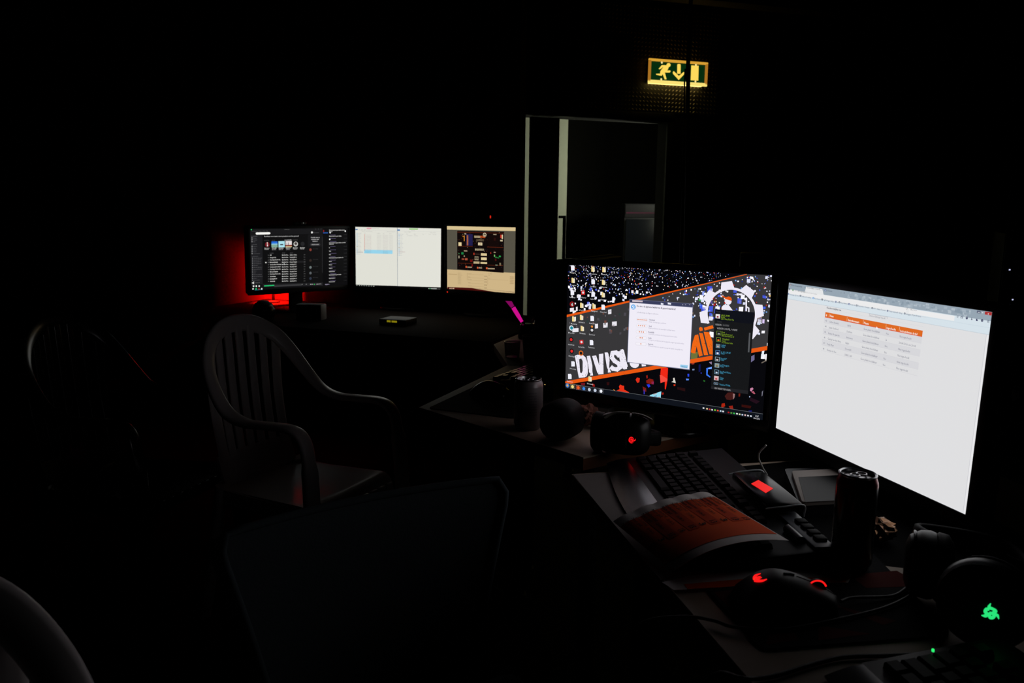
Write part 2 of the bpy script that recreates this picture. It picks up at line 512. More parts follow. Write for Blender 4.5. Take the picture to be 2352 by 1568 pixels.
# ------------------------------------------------------------------ picture of the wallpaper screen
def crop(ox, oy, s): return lambda x, y: (ox+x*s, oy+y*s)
rng = random.Random(7)
SA = Screen(PXC['A'], 0.474, 0.296)
BG, GREY, ORA, WHI = (7, 7, 11), (56, 55, 57), (232, 88, 18), (238, 234, 246)
SA.rect(0, 0, 1, 1, BG, 0)
c5 = crop(1280, 570, 520/1941)
b1 = [SA.uv(*c5(82, 575)), SA.uv(*c5(1600, 225))]; b2 = [SA.uv(*c5(68, 1145)), SA.uv(*c5(1805, 858))]
def lv(l, u): return l[0][1]+(l[1][1]-l[0][1])*(u-l[0][0])/(l[1][0]-l[0][0])
uT = b1[0][0]+(0-b1[0][1])*(b1[1][0]-b1[0][0])/(b1[1][1]-b1[0][1])
SA.add([(0, lv(b1, 0)), (uT, 0), (1, 0), (1, lv(b2, 1)), (0, lv(b2, 0))], GREY, 1)
th = 0.019
def bandpoly(l, u0, u1, t): return [(u0, lv(l, u0)-t/2), (u1, lv(l, u1)-t/2), (u1, lv(l, u1)+t/2), (u0, lv(l, u0)+t/2)]
# lit monitors of the hall photo: thousands of specks thinning downwards
def speckle(n, f, cols, layer=2):
    k = 0
    while k < n:
        u, v = rng.random(), rng.random()**1.5*0.62
        s = f(u, v)
        if not s: continue
        k += 1
        c = cols[min(len(cols)-1, int(rng.random()**1.0*len(cols)))]
        a = s*(0.6+0.8*rng.random()); bb = a*1.6*(0.7+0.7*rng.random())
        sk = (rng.random()-0.5)*a*0.5
        SA.add([(u, v), (u+a, v+sk), (u+a+sk*0.4, v+bb+sk), (u+sk*0.3, v+bb)], c, layer)
WS = [(250, 248, 255)]*9+[(225, 228, 250)]*4+[(70, 90, 220)]*3+[(30, 40, 150)]*2+[(190, 40, 30)]*2+[(120, 170, 235)]*2+[(230, 190, 130)]
speckle(560, lambda u, v: (0.0026+0.009*v) if v < min(0.2, lv(b1, u)-0.012) else 0, WS)
speckle(60, lambda u, v: (0.007+0.01*v) if 0.16 < v < lv(b1, u)-0.03 and u < 0.6 else 0, WS[:14])
speckle(230, lambda u, v: (0.004+0.008*v) if v > lv(b1, u)+0.015 and v < 0.34 and u > 0.5 and (u > 0.62 or v < 0.22) else 0, WS)
speckle(55, lambda u, v: (0.012+0.008*v) if v > lv(b1, u)+0.02 and v < 0.55 and u > 0.66 else 0, WS[:16])
speckle(40, lambda u, v: 0.010 if lv(b1, u)+0.02 < v < 0.5 and u < 0.35 else 0, [(90, 88, 95), (75, 72, 80), (110, 70, 60), (46, 60, 58)])
for (x, y, w_, h_) in [(1012, 962, 66, 90), (915, 1225, 88, 95), (1090, 1200, 95, 88), (300, 1330, 120, 75), (750, 1245, 60, 90), (390, 660, 50, 65), (1440, 1450, 50, 70), (300, 1105, 70, 80), (250, 925, 80, 75), (370, 905, 35, 85)]:
    c = crop(1280, 600, 180/1568)
    SA.quadpx([c(x, y), c(x+w_, y-8), c(x+w_, y+h_-8), c(x, y+h_)], (235, 232, 240), 2)
for cc, ox, oy in ((crop(1600, 620, 180/1568), 0, 0),):
    for (x, y, w_, h_, col) in [(215, 330, 90, 110, (60, 80, 230)), (60, 690, 60, 90, (60, 90, 230)), (110, 430, 40, 90, (150, 170, 250)), (240, 930, 80, 85, (230, 230, 245)), (1320, 990, 45, 85, (220, 200, 245)), (1280, 740, 50, 60, (200, 205, 250)), (1335, 740, 50, 50, (70, 100, 240)), (1440, 700, 32, 60, (220, 225, 250)), (1220, 940, 90, 120, (150, 130, 120)), (40, 585, 45, 40, (60, 170, 80)), (800, 470, 45, 50, WHI), (880, 475, 40, 50, WHI), (860, 615, 35, 70, (150, 140, 130)), (360, 585, 30, 130, (120, 30, 25)), (280, 620, 40, 70, (90, 80, 150)), (1215, 1060, 65, 45, (200, 215, 240))]:
        SA.quadpx([cc(x, y), cc(x+w_, y+4), cc(x+w_-6, y+h_), cc(x-4, y+h_-6)], col, 2)
SA.add(bandpoly(b1, 0, uT+0.01, th), ORA, 4)
SA.add(bandpoly(b2, 0, 1, th*1.55), ORA, 4)
# bottom hall scene
cb = crop(1440, 790, 180/1568)
for pts, col in [
    ([(675, 450), (815, 470), (805, 690), (660, 600)], (238, 40, 22)), ([(650, 610), (690, 610), (805, 690), (800, 740), (745, 745), (665, 770)], (245, 75, 62)),
    ([(750, 740), (800, 735), (770, 900), (750, 890)], (235, 40, 22)), ([(165, 700), (195, 655), (250, 670), (240, 750), (200, 765)], (220, 45, 25)),
    ([(375, 720), (440, 680), (520, 700), (530, 780), (480, 790), (385, 770)], (130, 26, 18)), ([(375, 620), (405, 610), (410, 670), (385, 680)], (150, 30, 20)),
    ([(480, 740), (530, 740), (525, 795), (485, 790)], (170, 50, 120)), ([(385, 800), (440, 790), (465, 835), (420, 860)], (40, 60, 230)),
    ([(305, 835), (375, 870), (380, 940), (320, 930)], (120, 30, 20)), ([(325, 900), (350, 900), (350, 990), (325, 990)], (50, 50, 170)),
    ([(915, 670), (945, 665), (965, 740), (970, 775), (880, 750), (920, 730)], (215, 210, 200)), ([(925, 800), (965, 800), (960, 830), (930, 830)], (220, 50, 20)),
    ([(1205, 590), (1240, 590), (1240, 645), (1210, 650)], (40, 70, 230)), ([(1175, 685), (1235, 690), (1230, 720), (1180, 720)], (90, 140, 245)),
    ([(1300, 495), (1345, 490), (1345, 520), (1305, 522)], (120, 140, 180)), ([(1430, 410), (1470, 400), (1470, 540), (1430, 560)], (18, 22, 80)),
    ([(1000, 850), (1160, 880), (1160, 940), (1000, 900)], (38, 14, 16)), ([(1280, 360), (1350, 360), (1340, 400), (1290, 405)], (150, 50, 40)),
    ([(690, 960), (730, 960), (725, 1000), (690, 1000)], (170, 30, 20)), ([(450, 1010), (680, 935), (665, 1085), (510, 1145), (445, 1140)], (150, 220, 240)),
    ([(160, 1080), (360, 1030), (362, 1120), (230, 1105)], (150, 150, 225)), ([(1280, 140), (1330, 175), (1420, 150), (1400, 300), (1275, 320)], (110, 115, 60))]:
    SA.quadpx([cb(*p) for p in pts], col, 3 if col != (110, 115, 60) else 2)
for x, y, w_, h_, col in [(520, 990, 70, 10, (210, 120, 90)), (530, 1030, 60, 25, (120, 160, 190)), (600, 1060, 50, 14, (190, 80, 60)), (480, 1070, 60, 20, (90, 170, 210))]:
    SA.quadpx([cb(x, y), cb(x+w_, y-18), cb(x+w_, y+h_-18), cb(x, y+h_)], col, 4)
cd = crop(1280, 740, 180/1568)
for pts, col in [([(1225, 1270), (1250, 1230), (1290, 1250), (1330, 1255), (1330, 1330), (1420, 1380), (1430, 1400), (1180, 1350), (1240, 1320)], (230, 50, 24)),
                 ([(1020, 1380), (1080, 1370), (1080, 1440), (1015, 1420)], (200, 170, 150)), ([(1120, 1360), (1180, 1370), (1180, 1410), (1130, 1410)], (200, 180, 190)),
                 ([(460, 1195), (550, 1190), (545, 1240), (470, 1235)], (110, 20, 30)), ([(690, 1200), (740, 1225), (745, 1270), (700, 1265)], (150, 25, 20)), ([(980, 1180), (1035, 1180), (1030, 1240), (985, 1240)], (46, 12, 14)),
                 ([(1110, 1325), (1125, 1325), (1160, 1365), (1145, 1370)], (240, 150, 50))]:
    SA.quadpx([cd(*p) for p in pts], col, 3)
ce = crop(1600, 790, 180/1568)
for pts, col in [([(190, 480), (300, 450), (300, 500), (225, 500), (215, 600), (275, 650), (265, 670), (190, 620)], (60, 120, 245)), ([(230, 480), (298, 465), (298, 485), (235, 495)], (190, 235, 255)),
                 ([(245, 360), (300, 350), (300, 410), (270, 390)], (140, 120, 150)), ([(1095, 250), (1160, 215), (1160, 320), (1090, 370)], (110, 105, 145)), ([(1310, 150), (1365, 120), (1340, 250), (1295, 270)], (235, 240, 250)),
                 ([(1300, 370), (1400, 325), (1400, 345), (1305, 395)], (110, 100, 90)), ([(1370, 330), (1405, 310), (1405, 350), (1380, 345)], (190, 180, 170)),
                 ([(1075, 890), (1120, 870), (1140, 900), (1100, 950), (1070, 940)], (200, 130, 165)), ([(1095, 960), (1140, 940), (1180, 1000), (1150, 1005)], (180, 90, 110)),
                 ([(560, 1040), (620, 970), (720, 965), (770, 1000), (750, 1090), (680, 1120), (600, 1110)], (66, 26, 24)), ([(725, 990), (770, 1000), (755, 1080), (725, 1110)], (170, 130, 130)),
                 ([(840, 990), (875, 990), (870, 1050), (840, 1050)], (120, 30, 18)), ([(500, 1190), (560, 1180), (570, 1240), (520, 1270), (490, 1250)], (170, 36, 16)), ([(640, 1240), (720, 1230), (735, 1300), (680, 1310)], (150, 34, 20)),
                 ([(1080, 1070), (1270, 1150), (1200, 1200), (1060, 1130)], (34, 14, 26)), ([(900, 1210), (1100, 1240), (1080, 1290), (900, 1260)], (52, 14, 12)), ([(1040, 1330), (1110, 1330), (1100, 1390), (1050, 1380)], (26, 30, 110)),
                 ([(1055, 1045), (1075, 1045), (1070, 1070), (1055, 1070)], (190, 210, 250)), ([(130, 715), (170, 730), (165, 750), (135, 745)], (40, 110, 40)), ([(1310, 960), (1335, 930), (1320, 1040), (1305, 1050)], (120, 120, 135)), ([(75, 565), (100, 565), (95, 590), (78, 588)], (50, 60, 200))]:
    SA.quadpx([ce(*p) for p in pts], col, 3)
# gear emblem with a capped gamer
cg = crop(1600, 620, 180/1568)
gu, gv = SA.uv(*cg(685, 885)); ru = gu-SA.uv(*cg(215, 900))[0]
asp = 0.474/0.296
def gp(r, a): return (gu+ru*r*math.cos(a), gv-ru*r*asp*math.sin(a))
A0, A1 = math.radians(-50), math.radians(207); N = 64
arcs = [A0+(A1-A0)*i/N for i in range(N+1)]
for a, bb in zip(arcs, arcs[1:]):
    SA.add([gp(1.0, a), gp(1.0, bb), gp(1.10, bb), gp(1.10, a)], WHI, 5)
for d in (101, 56, 11, -35, 146, 191):
    a = math.radians(d); w1, w2 = math.radians(15.5), math.radians(9.5)
    SA.add([gp(1.08, a-w1), gp(1.08, a), gp(1.08, a+w1), gp(1.36, a+w2), gp(1.36, a-w2)], WHI, 5)
SA.disc(*cg(632, 632), 68*180/1568, WHI, 5)
SA.quadpx([cg(*p) for p in [(565, 585), (600, 545), (640, 535), (685, 550), (705, 590), (695, 622)]], ORA, 6)
SA.quadpx([cg(*p) for p in [(495, 525), (505, 510), (590, 555), (570, 578)]], ORA, 6)
SA.quadpx([cg(*p) for p in [(500, 800), (500, 745), (540, 702), (640, 702), (725, 815)]], WHI, 5)
SA.quadpx([cg(*p) for p in [(980, 560), (1010, 560), (1008, 830), (978, 830)]], WHI, 5)
SA.stroke([cg(1005, 745), cg(1045, 770), cg(1045, 840)], 3, WHI, 5)
# worn block letters on the band
LET = [[(345, 650), (400, 632), (510, 640), (565, 690), (600, 800), (605, 1000), (582, 1060), (540, 1082), (425, 1090)],
       [(585, 660), (650, 650), (672, 740), (695, 850), (695, 960), (710, 1045), (645, 1048), (660, 1010), (630, 980)],
       [(690, 660), (770, 645), (832, 840), (828, 622), (915, 610), (918, 1018), (820, 1026), (790, 980)],
       [(940, 592), (1000, 588), (1020, 625), (1040, 740), (1030, 880), (1058, 955), (1070, 985), (1005, 990), (1008, 930), (985, 880)],
       [(1258, 535), (1310, 525), (1335, 590), (1365, 700), (1385, 880), (1390, 920), (1325, 932), (1310, 860)]]
for L in LET: SA.quadpx([cd(*p) for p in L], WHI, 5)
SA.quadpx([cd(*p) for p in [(432, 720), (478, 700), (502, 760), (502, 950), (482, 1000), (452, 985)]], GREY, 6)
SA.stroke([cd(*p) for p in [(1225, 655), (1170, 592), (1100, 600), (1085, 690), (1140, 760), (1225, 815), (1245, 890), (1190, 930), (1110, 915), (1080, 890)]], 9.5, WHI, 5)
cs = crop(1430, 670, 180/1568)
SA.disc(*cs(228, 1425), 11, WHI, 5, sy=0.85)
SA.quadpx([cs(*p) for p in [(-100, 1180), (20, 1150), (60, 1350), (100, 1480), (20, 1540), (-30, 1500)]], WHI, 5)
SA.quadpx([cs(*p) for p in [(370, 1400), (460, 1420), (460, 1475), (378, 1482)]], WHI, 5)
for L in [[(1142, 890), (1160, 800), (1178, 745), (1206, 738), (1222, 820), (1245, 918), (1214, 928), (1192, 838), (1182, 900), (1160, 898)],
          [(1214, 724), (1246, 730), (1268, 820), (1292, 915), (1256, 915), (1236, 820)],
          [(1254, 716), (1300, 720), (1330, 800), (1332, 912), (1304, 908), (1280, 820)],
          [(1212, 690), (1222, 674), (1242, 680), (1246, 704), (1222, 712)], [(1256, 682), (1330, 660), (1340, 685), (1262, 706)]]:
    SA.quadpx([c5(*p) for p in L], (240, 104, 22), 5)
for i in range(150):    # wear marks
    x, y = 350+rng.random()*1040, 560+rng.random()*520
    SA.quadpx([cd(x, y), cd(x+4+rng.random()*16, y+rng.random()*8), cd(x+6, y+5+rng.random()*14)], GREY, 6)
for i in range(60):
    x, y = 1145+rng.random()*190, 740+rng.random()*180
    SA.quadpx([c5(x, y), c5(x+2+rng.random()*4, y+rng.random()*3), c5(x+3, y+2+rng.random()*5)], (60, 40, 24), 6)
# desktop icons
ci = crop(1280, 600, 180/1568)
FOLD, PAGE = (240, 214, 140), (240, 240, 250)
for x, y, kind, t in [(715, 155, 'f', 'Screenshots'), (935, 165, 'f', 'Muziek'), (310, 130, 'p', 'Prullenbak'), (320, 375, 'f', 'Foto'), (715, 405, 'p', 'Corel Paint Shop'), (925, 415, 'f', 'Nieuw'), (300, 615, 'p', 'TunnelBear'), (515, 620, 'r', 'CCleaner'),
                      (715, 650, 'p', 'snapshot.exe'), (920, 665, 'f', 'Games'), (295, 850, '6', ''), (490, 870, 'f', 'Lan Party Project'), (735, 890, 'f', 'Plattegrond'), (915, 910, 'p', 'Nieuw blad'), (330, 1140, 'f', 'Kwis'), (485, 1110, 'f', 'Lethal Division Site'), (695, 1130, 'p', 'mapjes'), (280, 1320, 'c', 'Photo'), (500, 1330, 'f', 'Website'), (690, 1355, 'k', 'Server'),
                      (275, 1550, 'd', 'Livestream Procaster'), (480, 1600, 'r', 'Free YouTube'), (680, 1610, 'p', 'Fotobewerk'), (285, 1780, 'd', 'PhotoScape'), (470, 1820, 'o', 'Divisiongaming'), (310, 2030, 'p', 'Home'), (245, 2280, 'p', 'TeamViewer'), (650, 2330, 'f', 'MSI Community')]:
    if kind == 'f':
        SA.quadpx([ci(x-35, y-50), ci(x, y-50), ci(x, y+50), ci(x-35, y+50)], FOLD, 7)
        SA.quadpx([ci(x-8, y-42), ci(x+30, y-30), ci(x+32, y+52), ci(x-8, y+55)], (236, 226, 200), 7)
    elif kind == 'p': SA.quadpx([ci(x-35, y-50), ci(x+20, y-50), ci(x+36, y-25), ci(x+36, y+52), ci(x-33, y+52)], PAGE, 7)
    elif kind == '6':
        SA.disc(*ci(x, y), 5.5, (150, 20, 24), 7); SA.disc(*ci(x+6, y), 3.6, (12, 12, 14), 8); SA.text('6', *ci(x-14, y), ci(x+22, y)[0], 6.5, (240, 240, 240), 9, True)
    elif kind == 'c': SA.disc(*ci(x, y), 5.2, (225, 235, 240), 7); SA.disc(*ci(x+4, y), 3.4, (30, 140, 160), 8)
    elif kind == 'd': SA.disc(*ci(x, y), 5.2, (24, 24, 26), 7); SA.disc(*ci(x, y), 3.0, (230, 40, 40), 8)
    elif kind == 'r': SA.quadpx([ci(x-40, y-40), ci(x+35, y-45), ci(x+40, y+40), ci(x-35, y+45)], (200, 40, 40), 7); SA.disc(*ci(x, y), 2.4, (225, 225, 235), 8)
    elif kind == 'k': SA.quadpx([ci(x-30, y-60), ci(x+30, y-60), ci(x+30, y+55), ci(x-30, y+55)], (16, 16, 18), 7); SA.disc(*ci(x, y+10), 3, (210, 210, 215), 8); SA.disc(*ci(x, y-60), 2.4, (230, 140, 60), 8)
    elif kind == 'o': SA.disc(*ci(x, y), 5.2, (230, 110, 30), 7); SA.disc(*ci(x, y), 3.3, (30, 26, 26), 8)
    if t: SA.text(t, *ci(x-60, y+92), ci(x+62, y+92)[0], 3.2, (225, 225, 230), 9)
# call rating window
d0, d1, d2, d3 = cs(135, 142), cs(1410, 240), cs(1338, 1562), cs(82, 1398)
SA.quadpx([d0, d1, d2, d3], (120, 124, 150), 10)
SA.quadpx([cs(139, 148), cs(1405, 246), cs(1398, 308), cs(134, 206)], (58, 62, 92), 11)
for x0, x1, y, col in ((190, 400, 182, (205, 190, 200)), (760, 815, 240, (225, 228, 240)), (900, 968, 235, (232, 234, 245))):
    SA.quadpx([cs(x0, y-22), cs(x1, y-8), cs(x1-4, y+24), cs(x0, y+14)], col, 12)
for x in (1200, 1258, 1340): SA.rectpx(*cs(x-14, 256), *cs(x+10, 266), (225, 225, 232), 12)
SA.quadpx([cs(140, 212), cs(1395, 318), cs(1330, 1545), cs(95, 1390)], (240, 236, 247), 11)
SA.disc(*cs(210, 300), 5.4, (80, 165, 235), 12); SA.text('S', *cs(180, 300), cs(240, 300)[0], 7.0, (245, 245, 250), 13, True)
SA.text('Hoe zou u de algemene kwaliteit van dit gesprek waarderen?', *cs(282, 277), cs(1060, 300)[0], 4.2, (60, 56, 78), 12, True)
SA.text('Je feedback helpt ons Skype te verbeteren.', *cs(282, 402), cs(715, 300)[0], 3.4, (150, 146, 165), 12)
for i, (x, y, n) in enumerate(((385, 555, 5), (378, 672, 4), (372, 795, 3), (368, 912, 2), (362, 1032, 1))):
    for ox in range(-95, 96, 190): pass
    SA.quadpx([cs(x-112, y-8), cs(x-90, y-38), cs(x+95, y-22), cs(x+112, y+10), cs(x+92, y+38), cs(x-95, y+24)], (206, 204, 216), 12)
    SA.quadpx([cs(x-108, y-8), cs(x-88, y-34), cs(x+93, y-18), cs(x+108, y+10), cs(x+90, y+34), cs(x-93, y+20)], (244, 240, 248), 13)
    for k in range(n):
        SA.disc(*cs(x+(k-(n-1)/2)*40, y+(k-(n-1)/2)*3.6), 1.45, (226, 150, 120), 14, 10)
for t1_, x, y, x1_, t2_, y2, x2 in (('Uitstekend', 525, 552, 640, 'Helder, hoorbaar, geen problemen', 594, 868), ('Goed', 520, 678, 578, 'Kleine problemen die nauwelijks merkbaar waren', 716, 1050),
        ('Redelijk', 515, 797, 632, 'Veel kleine problemen die het gesprek beïnvloedden', 836, 1088), ('Slecht', 512, 914, 574, 'Veel grote problemen die het gesprek nagenoeg verstoorden', 951, 1225), ('Erg slecht', 508, 1035, 608, 'Problemen waren zo erg dat het gesprek vrijwel onmogelijk was', 1072, 1200)):
    SA.text(t1_, *cs(x, y), cs(x1_, y)[0], 3.4, (110, 106, 130), 12, True)
    SA.text(t2_, *cs(x, y2), cs(x2, y2)[0], 3.2, (160, 156, 178), 12)
SA.quadpx([cs(1152, 1448), cs(1305, 1465), cs(1298, 1525), cs(1145, 1505)], (150, 205, 238), 12)
SA.text('Annuleren', *cs(1172, 1484), cs(1284, 1484)[0], 4.0, (60, 80, 120), 13)
# friends list window
SA.quadpx([cg(368, 785), cg(1160, 855), (1718.2, 905.4), (1632.7, 892.2)], (22, 23, 25), 10)
SA.quadpx([cg(368, 785), cg(1160, 855), cg(1140, 1085), cg(355, 1010)], (16, 18, 26), 11)
SA.quadpx([cg(352, 1060), cg(660, 1090), cg(655, 1140), cg(348, 1108)], (36, 37, 40), 11)
SA.quadpx([ce(290, 840), ce(1040, 935), ce(1030, 1005), ce(285, 890)], (34, 34, 38), 11)
SA.quadpx([cg(1052, 1260), cg(1082, 1262), ce(1058, 170), ce(1028, 168)], (86, 88, 92), 11)
LIME, CYAN, LG = (142, 178, 40), (70, 160, 196), (170, 170, 172)
for s, f, x, y, x1_, h_, col in [('GIRLY_SMURF', cg, 490, 910, 665, 4.2, LIME), ('In-spel', cg, 488, 942, 562, 3.6, LIME), ('Call of Duty: Black Ops', cg, 486, 977, 748, 3.8, LIME), ('Vrienden', cg, 392, 832, 480, 3.0, (70, 70, 74)), ('Zoeken', cg, 415, 1030, 505, 3.4, (70, 72, 78)),
        ('VRIENDEN', cg, 372, 1090, 495, 4.0, LG), ('GROEPEN', cg, 525, 1106, 645, 3.6, (110, 110, 112)), ('VRIENDEN  2 IN SPEL, 9 ONLINE', cg, 405, 1165, 815, 4.2, LG),
        ('Joey', cg, 512, 1243, 566, 4.0, LIME), ('In niet-Steam-spel', cg, 508, 1281, 715, 3.6, LIME), ('MTA San Andreas 1.5', cg, 505, 1316, 750, 3.8, LIME), ('VG madstack', cg, 510, 1378, 655, 4.0, LIME), ('In spel', cg, 508, 1411, 576, 3.6, LIME), ('DC Universe Online', cg, 505, 1446, 725, 3.8, LIME),
        ('Subzid', ce, 496, 20, 582, 4, CYAN), ('Online', ce, 492, 52, 566, 3.6, CYAN), ('A_SICK_SMURF', ce, 488, 160, 680, 4, CYAN), ('Online', ce, 486, 188, 558, 3.6, CYAN), ('Dreamk3l*', ce, 480, 285, 605, 4, CYAN), ('Online', ce, 478, 314, 552, 3.6, CYAN),
        ('ger[C]maggots', ce, 472, 415, 650, 4, CYAN), ('Online', ce, 470, 445, 542, 3.6, CYAN), ('NunoMadeOfShame', ce, 464, 548, 685, 4, CYAN), ('Online', ce, 462, 575, 536, 3.6, CYAN), ('Yoltan', ce, 458, 668, 540, 4, CYAN), ('Online', ce, 456, 697, 530, 3.6, CYAN), ('*Diezeluser*TV18th', ce, 450, 802, 672, 4, CYAN), ('EEN VRIEND TOEVOEGEN...', ce, 360, 876, 695, 4, LG)]:
    SA.text(s, *f(x, y), f(x1_, y)[0], h_, col, 12)
for f, x0, y0, x1_, y1_, bc, fc, kc in [(cg, 380, 880, 465, 975, (225, 220, 220), (235, 230, 228), (150, 40, 50)), (cg, 400, 1215, 490, 1310, (110, 140, 50), (20, 22, 26), (140, 140, 145)), (cg, 395, 1345, 480, 1440, (110, 140, 50), (20, 18, 18), (230, 110, 30)), (cg, 385, 1475, 470, 1565, (80, 140, 165), (120, 120, 125), (190, 170, 160)),
        (ce, 378, 118, 465, 222, (80, 140, 190), (20, 30, 70), (225, 230, 250)), (ce, 370, 250, 458, 350, (140, 170, 185), (30, 26, 30), (200, 190, 190)), (ce, 362, 378, 450, 475, (130, 165, 185), (150, 150, 140), (120, 110, 80)), (ce, 357, 505, 443, 605, (110, 150, 175), (16, 20, 28), (190, 205, 220)), (ce, 350, 630, 438, 730, (200, 190, 195), (225, 180, 180), (190, 70, 80)), (ce, 342, 760, 428, 815, (120, 150, 175), (24, 26, 30), (200, 200, 205))]:
    SA.rectpx(*f(x0, y0), *f(x1_, y1_), bc, 12); SA.rectpx(*f(x0+9, y0+9), *f(x1_-9, y1_-9), fc, 13)
    SA.rectpx(*f(x0+22, y0+(y1_-y0)*0.45), *f(x1_-26, y1_-18), kc, 14)
# taskbar
SA.rect(0, 0.957, 1, 1, (16, 20, 28), 7); SA.rect(0, 0.955, 1, 0.958, (96, 100, 104), 8)
cb2 = cd
for x, y, c1, c2 in [(300, 1265, (150, 140, 110), (240, 220, 140)), (415, 1285, (210, 120, 100), (230, 90, 40)), (525, 1305, (90, 96, 110), (60, 140, 230)), (635, 1325, (60, 62, 70), (190, 200, 215)), (750, 1342, (60, 62, 70), (200, 210, 230)), (868, 1358, (110, 112, 120), (235, 238, 245))]:
    SA.quadpx([cd(x-45, y-50), cd(x+48, y-36), cd(x+46, y+45), cd(x-46, y+32)], c1, 9)
    SA.quadpx([cd(x-41, y-44), cd(x+44, y-31), cd(x+42, y+39), cd(x-42, y+27)], tuple(v//3 for v in c1), 10)
    SA.disc(*cd(x, y), 3.4, c2, 11, 10)
SA.disc(*cd(198, 1240), 4.4, (70, 120, 190), 10); SA.disc(*cd(198, 1240), 2.2, (220, 170, 90), 11)
for i, (x, y) in enumerate([(135, 1275), (205, 1288), (258, 1300), (308, 1310), (365, 1316), (422, 1326), (478, 1335), (530, 1345), (640, 1365), (695, 1375), (750, 1385), (808, 1393), (862, 1403), (918, 1413), (975, 1422), (1032, 1433), (1090, 1442)]):
    SA.rectpx(*ce(x-16, y-16), *ce(x+16, y+18), [(220, 220, 225), (225, 200, 150), (200, 60, 60), (210, 210, 215), (120, 200, 60), (230, 80, 50), (190, 215, 235), (225, 225, 230), (180, 30, 30), (90, 150, 60), (60, 190, 80), (225, 235, 225), (210, 225, 180), (190, 200, 225), (230, 190, 190), (215, 215, 225), (220, 225, 235)][i], 10)
SA.text('21:47', *ce(1178, 1440), ce(1245, 1440)[0], 4.2, (225, 225, 230), 10); SA.text('30-4-2016', *ce(1143, 1482), ce(1270, 1482)[0], 4.2, (225, 225, 230), 10)

# ------------------------------------------------------------------ picture of the browser screen
SB = Screen(PXC['B'], 0.474, 0.296)
PAGEC = (223, 223, 225)
SB.rect(0, 0, 1, 1, PAGEC, 0)
SB.rect(0, 0, 1, 0.043, (150, 165, 178), 1)
for i in range(90):
    u = 0.36+0.56*rng.random(); v = 0.004+0.03*rng.random(); g = rng.choice([(164, 178, 190), (138, 154, 168), (176, 188, 198)])
    SB.rect(u, v, u+0.006+0.01*rng.random(), min(0.042, v+0.004+0.012*rng.random()), g, 2)
SB.rect(0, 0.043, 1, 0.108, (214, 226, 234), 1); SB.rect(0, 0.107, 1, 0.1085, (176, 190, 202), 2)
SB.rect(0, 0.074, 1, 0.0755, (196, 210, 220), 2)
SB.rect(0, 0.043, 0.7, 0.074, (228, 230, 232), 2)
k6 = crop(1760, 630, 592/1629)
SB.rect(0.004, 0.046, 0.665, 0.071, (235, 235, 236), 3)
u0, _ = SB.uv(*k6(905, 215)); u1, _ = SB.uv(*k6(1192, 265))
SB.rect(u0, 0.046, u1, 0.071, (236, 236, 237), 3)
ka = crop(1800, 640, 260/2352); kb = crop(2040, 680, 260/2352); kt = crop(1870, 690, 270/2352)
ut0, _ = SB.uv(*ka(470, 150)); ut1, _ = SB.uv(*ka(830, 200))
SB.add([(ut0, 0.010), (ut1-0.006, 0.010), (ut1+0.004, 0.043), (ut0-0.006, 0.043)], (228, 230, 232), 3)
for s, f, x, y, x1_, h_, col, bd in [('DivisionGaming LanParty', ka, 172, 135, 385, 3.6, (40, 50, 70), 0), ('Checkins bekijken - DivisionGa...', ka, 482, 182, 775, 3.6, (90, 92, 100), 0), ('(2) Facebook', ka, 888, 240, 1012, 3.6, (40, 50, 80), 0), ('x', ka, 432, 175, 444, 3.4, (50, 60, 80), 0), ('x', ka, 800, 226, 812, 3.4, (80, 84, 96), 0), ('x', ka, 1190, 288, 1202, 3.4, (50, 60, 80), 0), ('+', ka, 1250, 293, 1268, 4.4, (60, 70, 90), 1),
        ('https://', ka, 228, 240, 285, 3.4, (170, 172, 176), 0), ('divisiongaming.nl', ka, 292, 252, 455, 3.6, (70, 72, 80), 0), ('/beheer/checkins-bekijken', ka, 460, 283, 695, 3.4, (165, 167, 172), 0),
        ('Homepage Bij Solvi...', ka, 120, 325, 325, 3.6, (90, 104, 128), 0), ('Dashboard YouthNes...', ka, 375, 365, 585, 3.6, (90, 104, 128), 0), ('Meest bezocht', ka, 642, 410, 775, 3.6, (80, 100, 140), 0), ('DigiD Inloggen | Inlog...', ka, 828, 440, 1055, 3.6, (90, 104, 128), 0), ('a', ka, 1115, 488, 1130, 3.2, (90, 104, 128), 0), ('Alle producten', ka, 1185, 495, 1332, 3.6, (80, 96, 124), 0), ('Facebook', ka, 1392, 535, 1490, 3.6, (90, 104, 128), 0), ('Dina Jackson Torrents ...', ka, 1548, 562, 1808, 3.6, (90, 104, 128), 0), ('KAT - Kickass Torrents', ka, 1872, 615, 2125, 3.6, (90, 104, 128), 0),
        ('Telez webmail - Inlog...', kb, 28, 310, 312, 3.8, (90, 104, 128), 0), ('Inloggen | Payroll Select', kb, 380, 368, 688, 3.8, (90, 104, 128), 0), ('Zoeken', kb, 508, 278, 605, 3.8, (150, 152, 158), 0),
        ('Checkins bekijken van', kt, 252, 142, 545, 4.0, (70, 72, 84), 1), ('DivisionGaming Uitje #1', kt, 1108, 298, 1430, 4.2, (128, 130, 142), 0)]:
    SB.text(s, *f(x, y), f(x1_, y)[0], h_, col, 5, bool(bd))
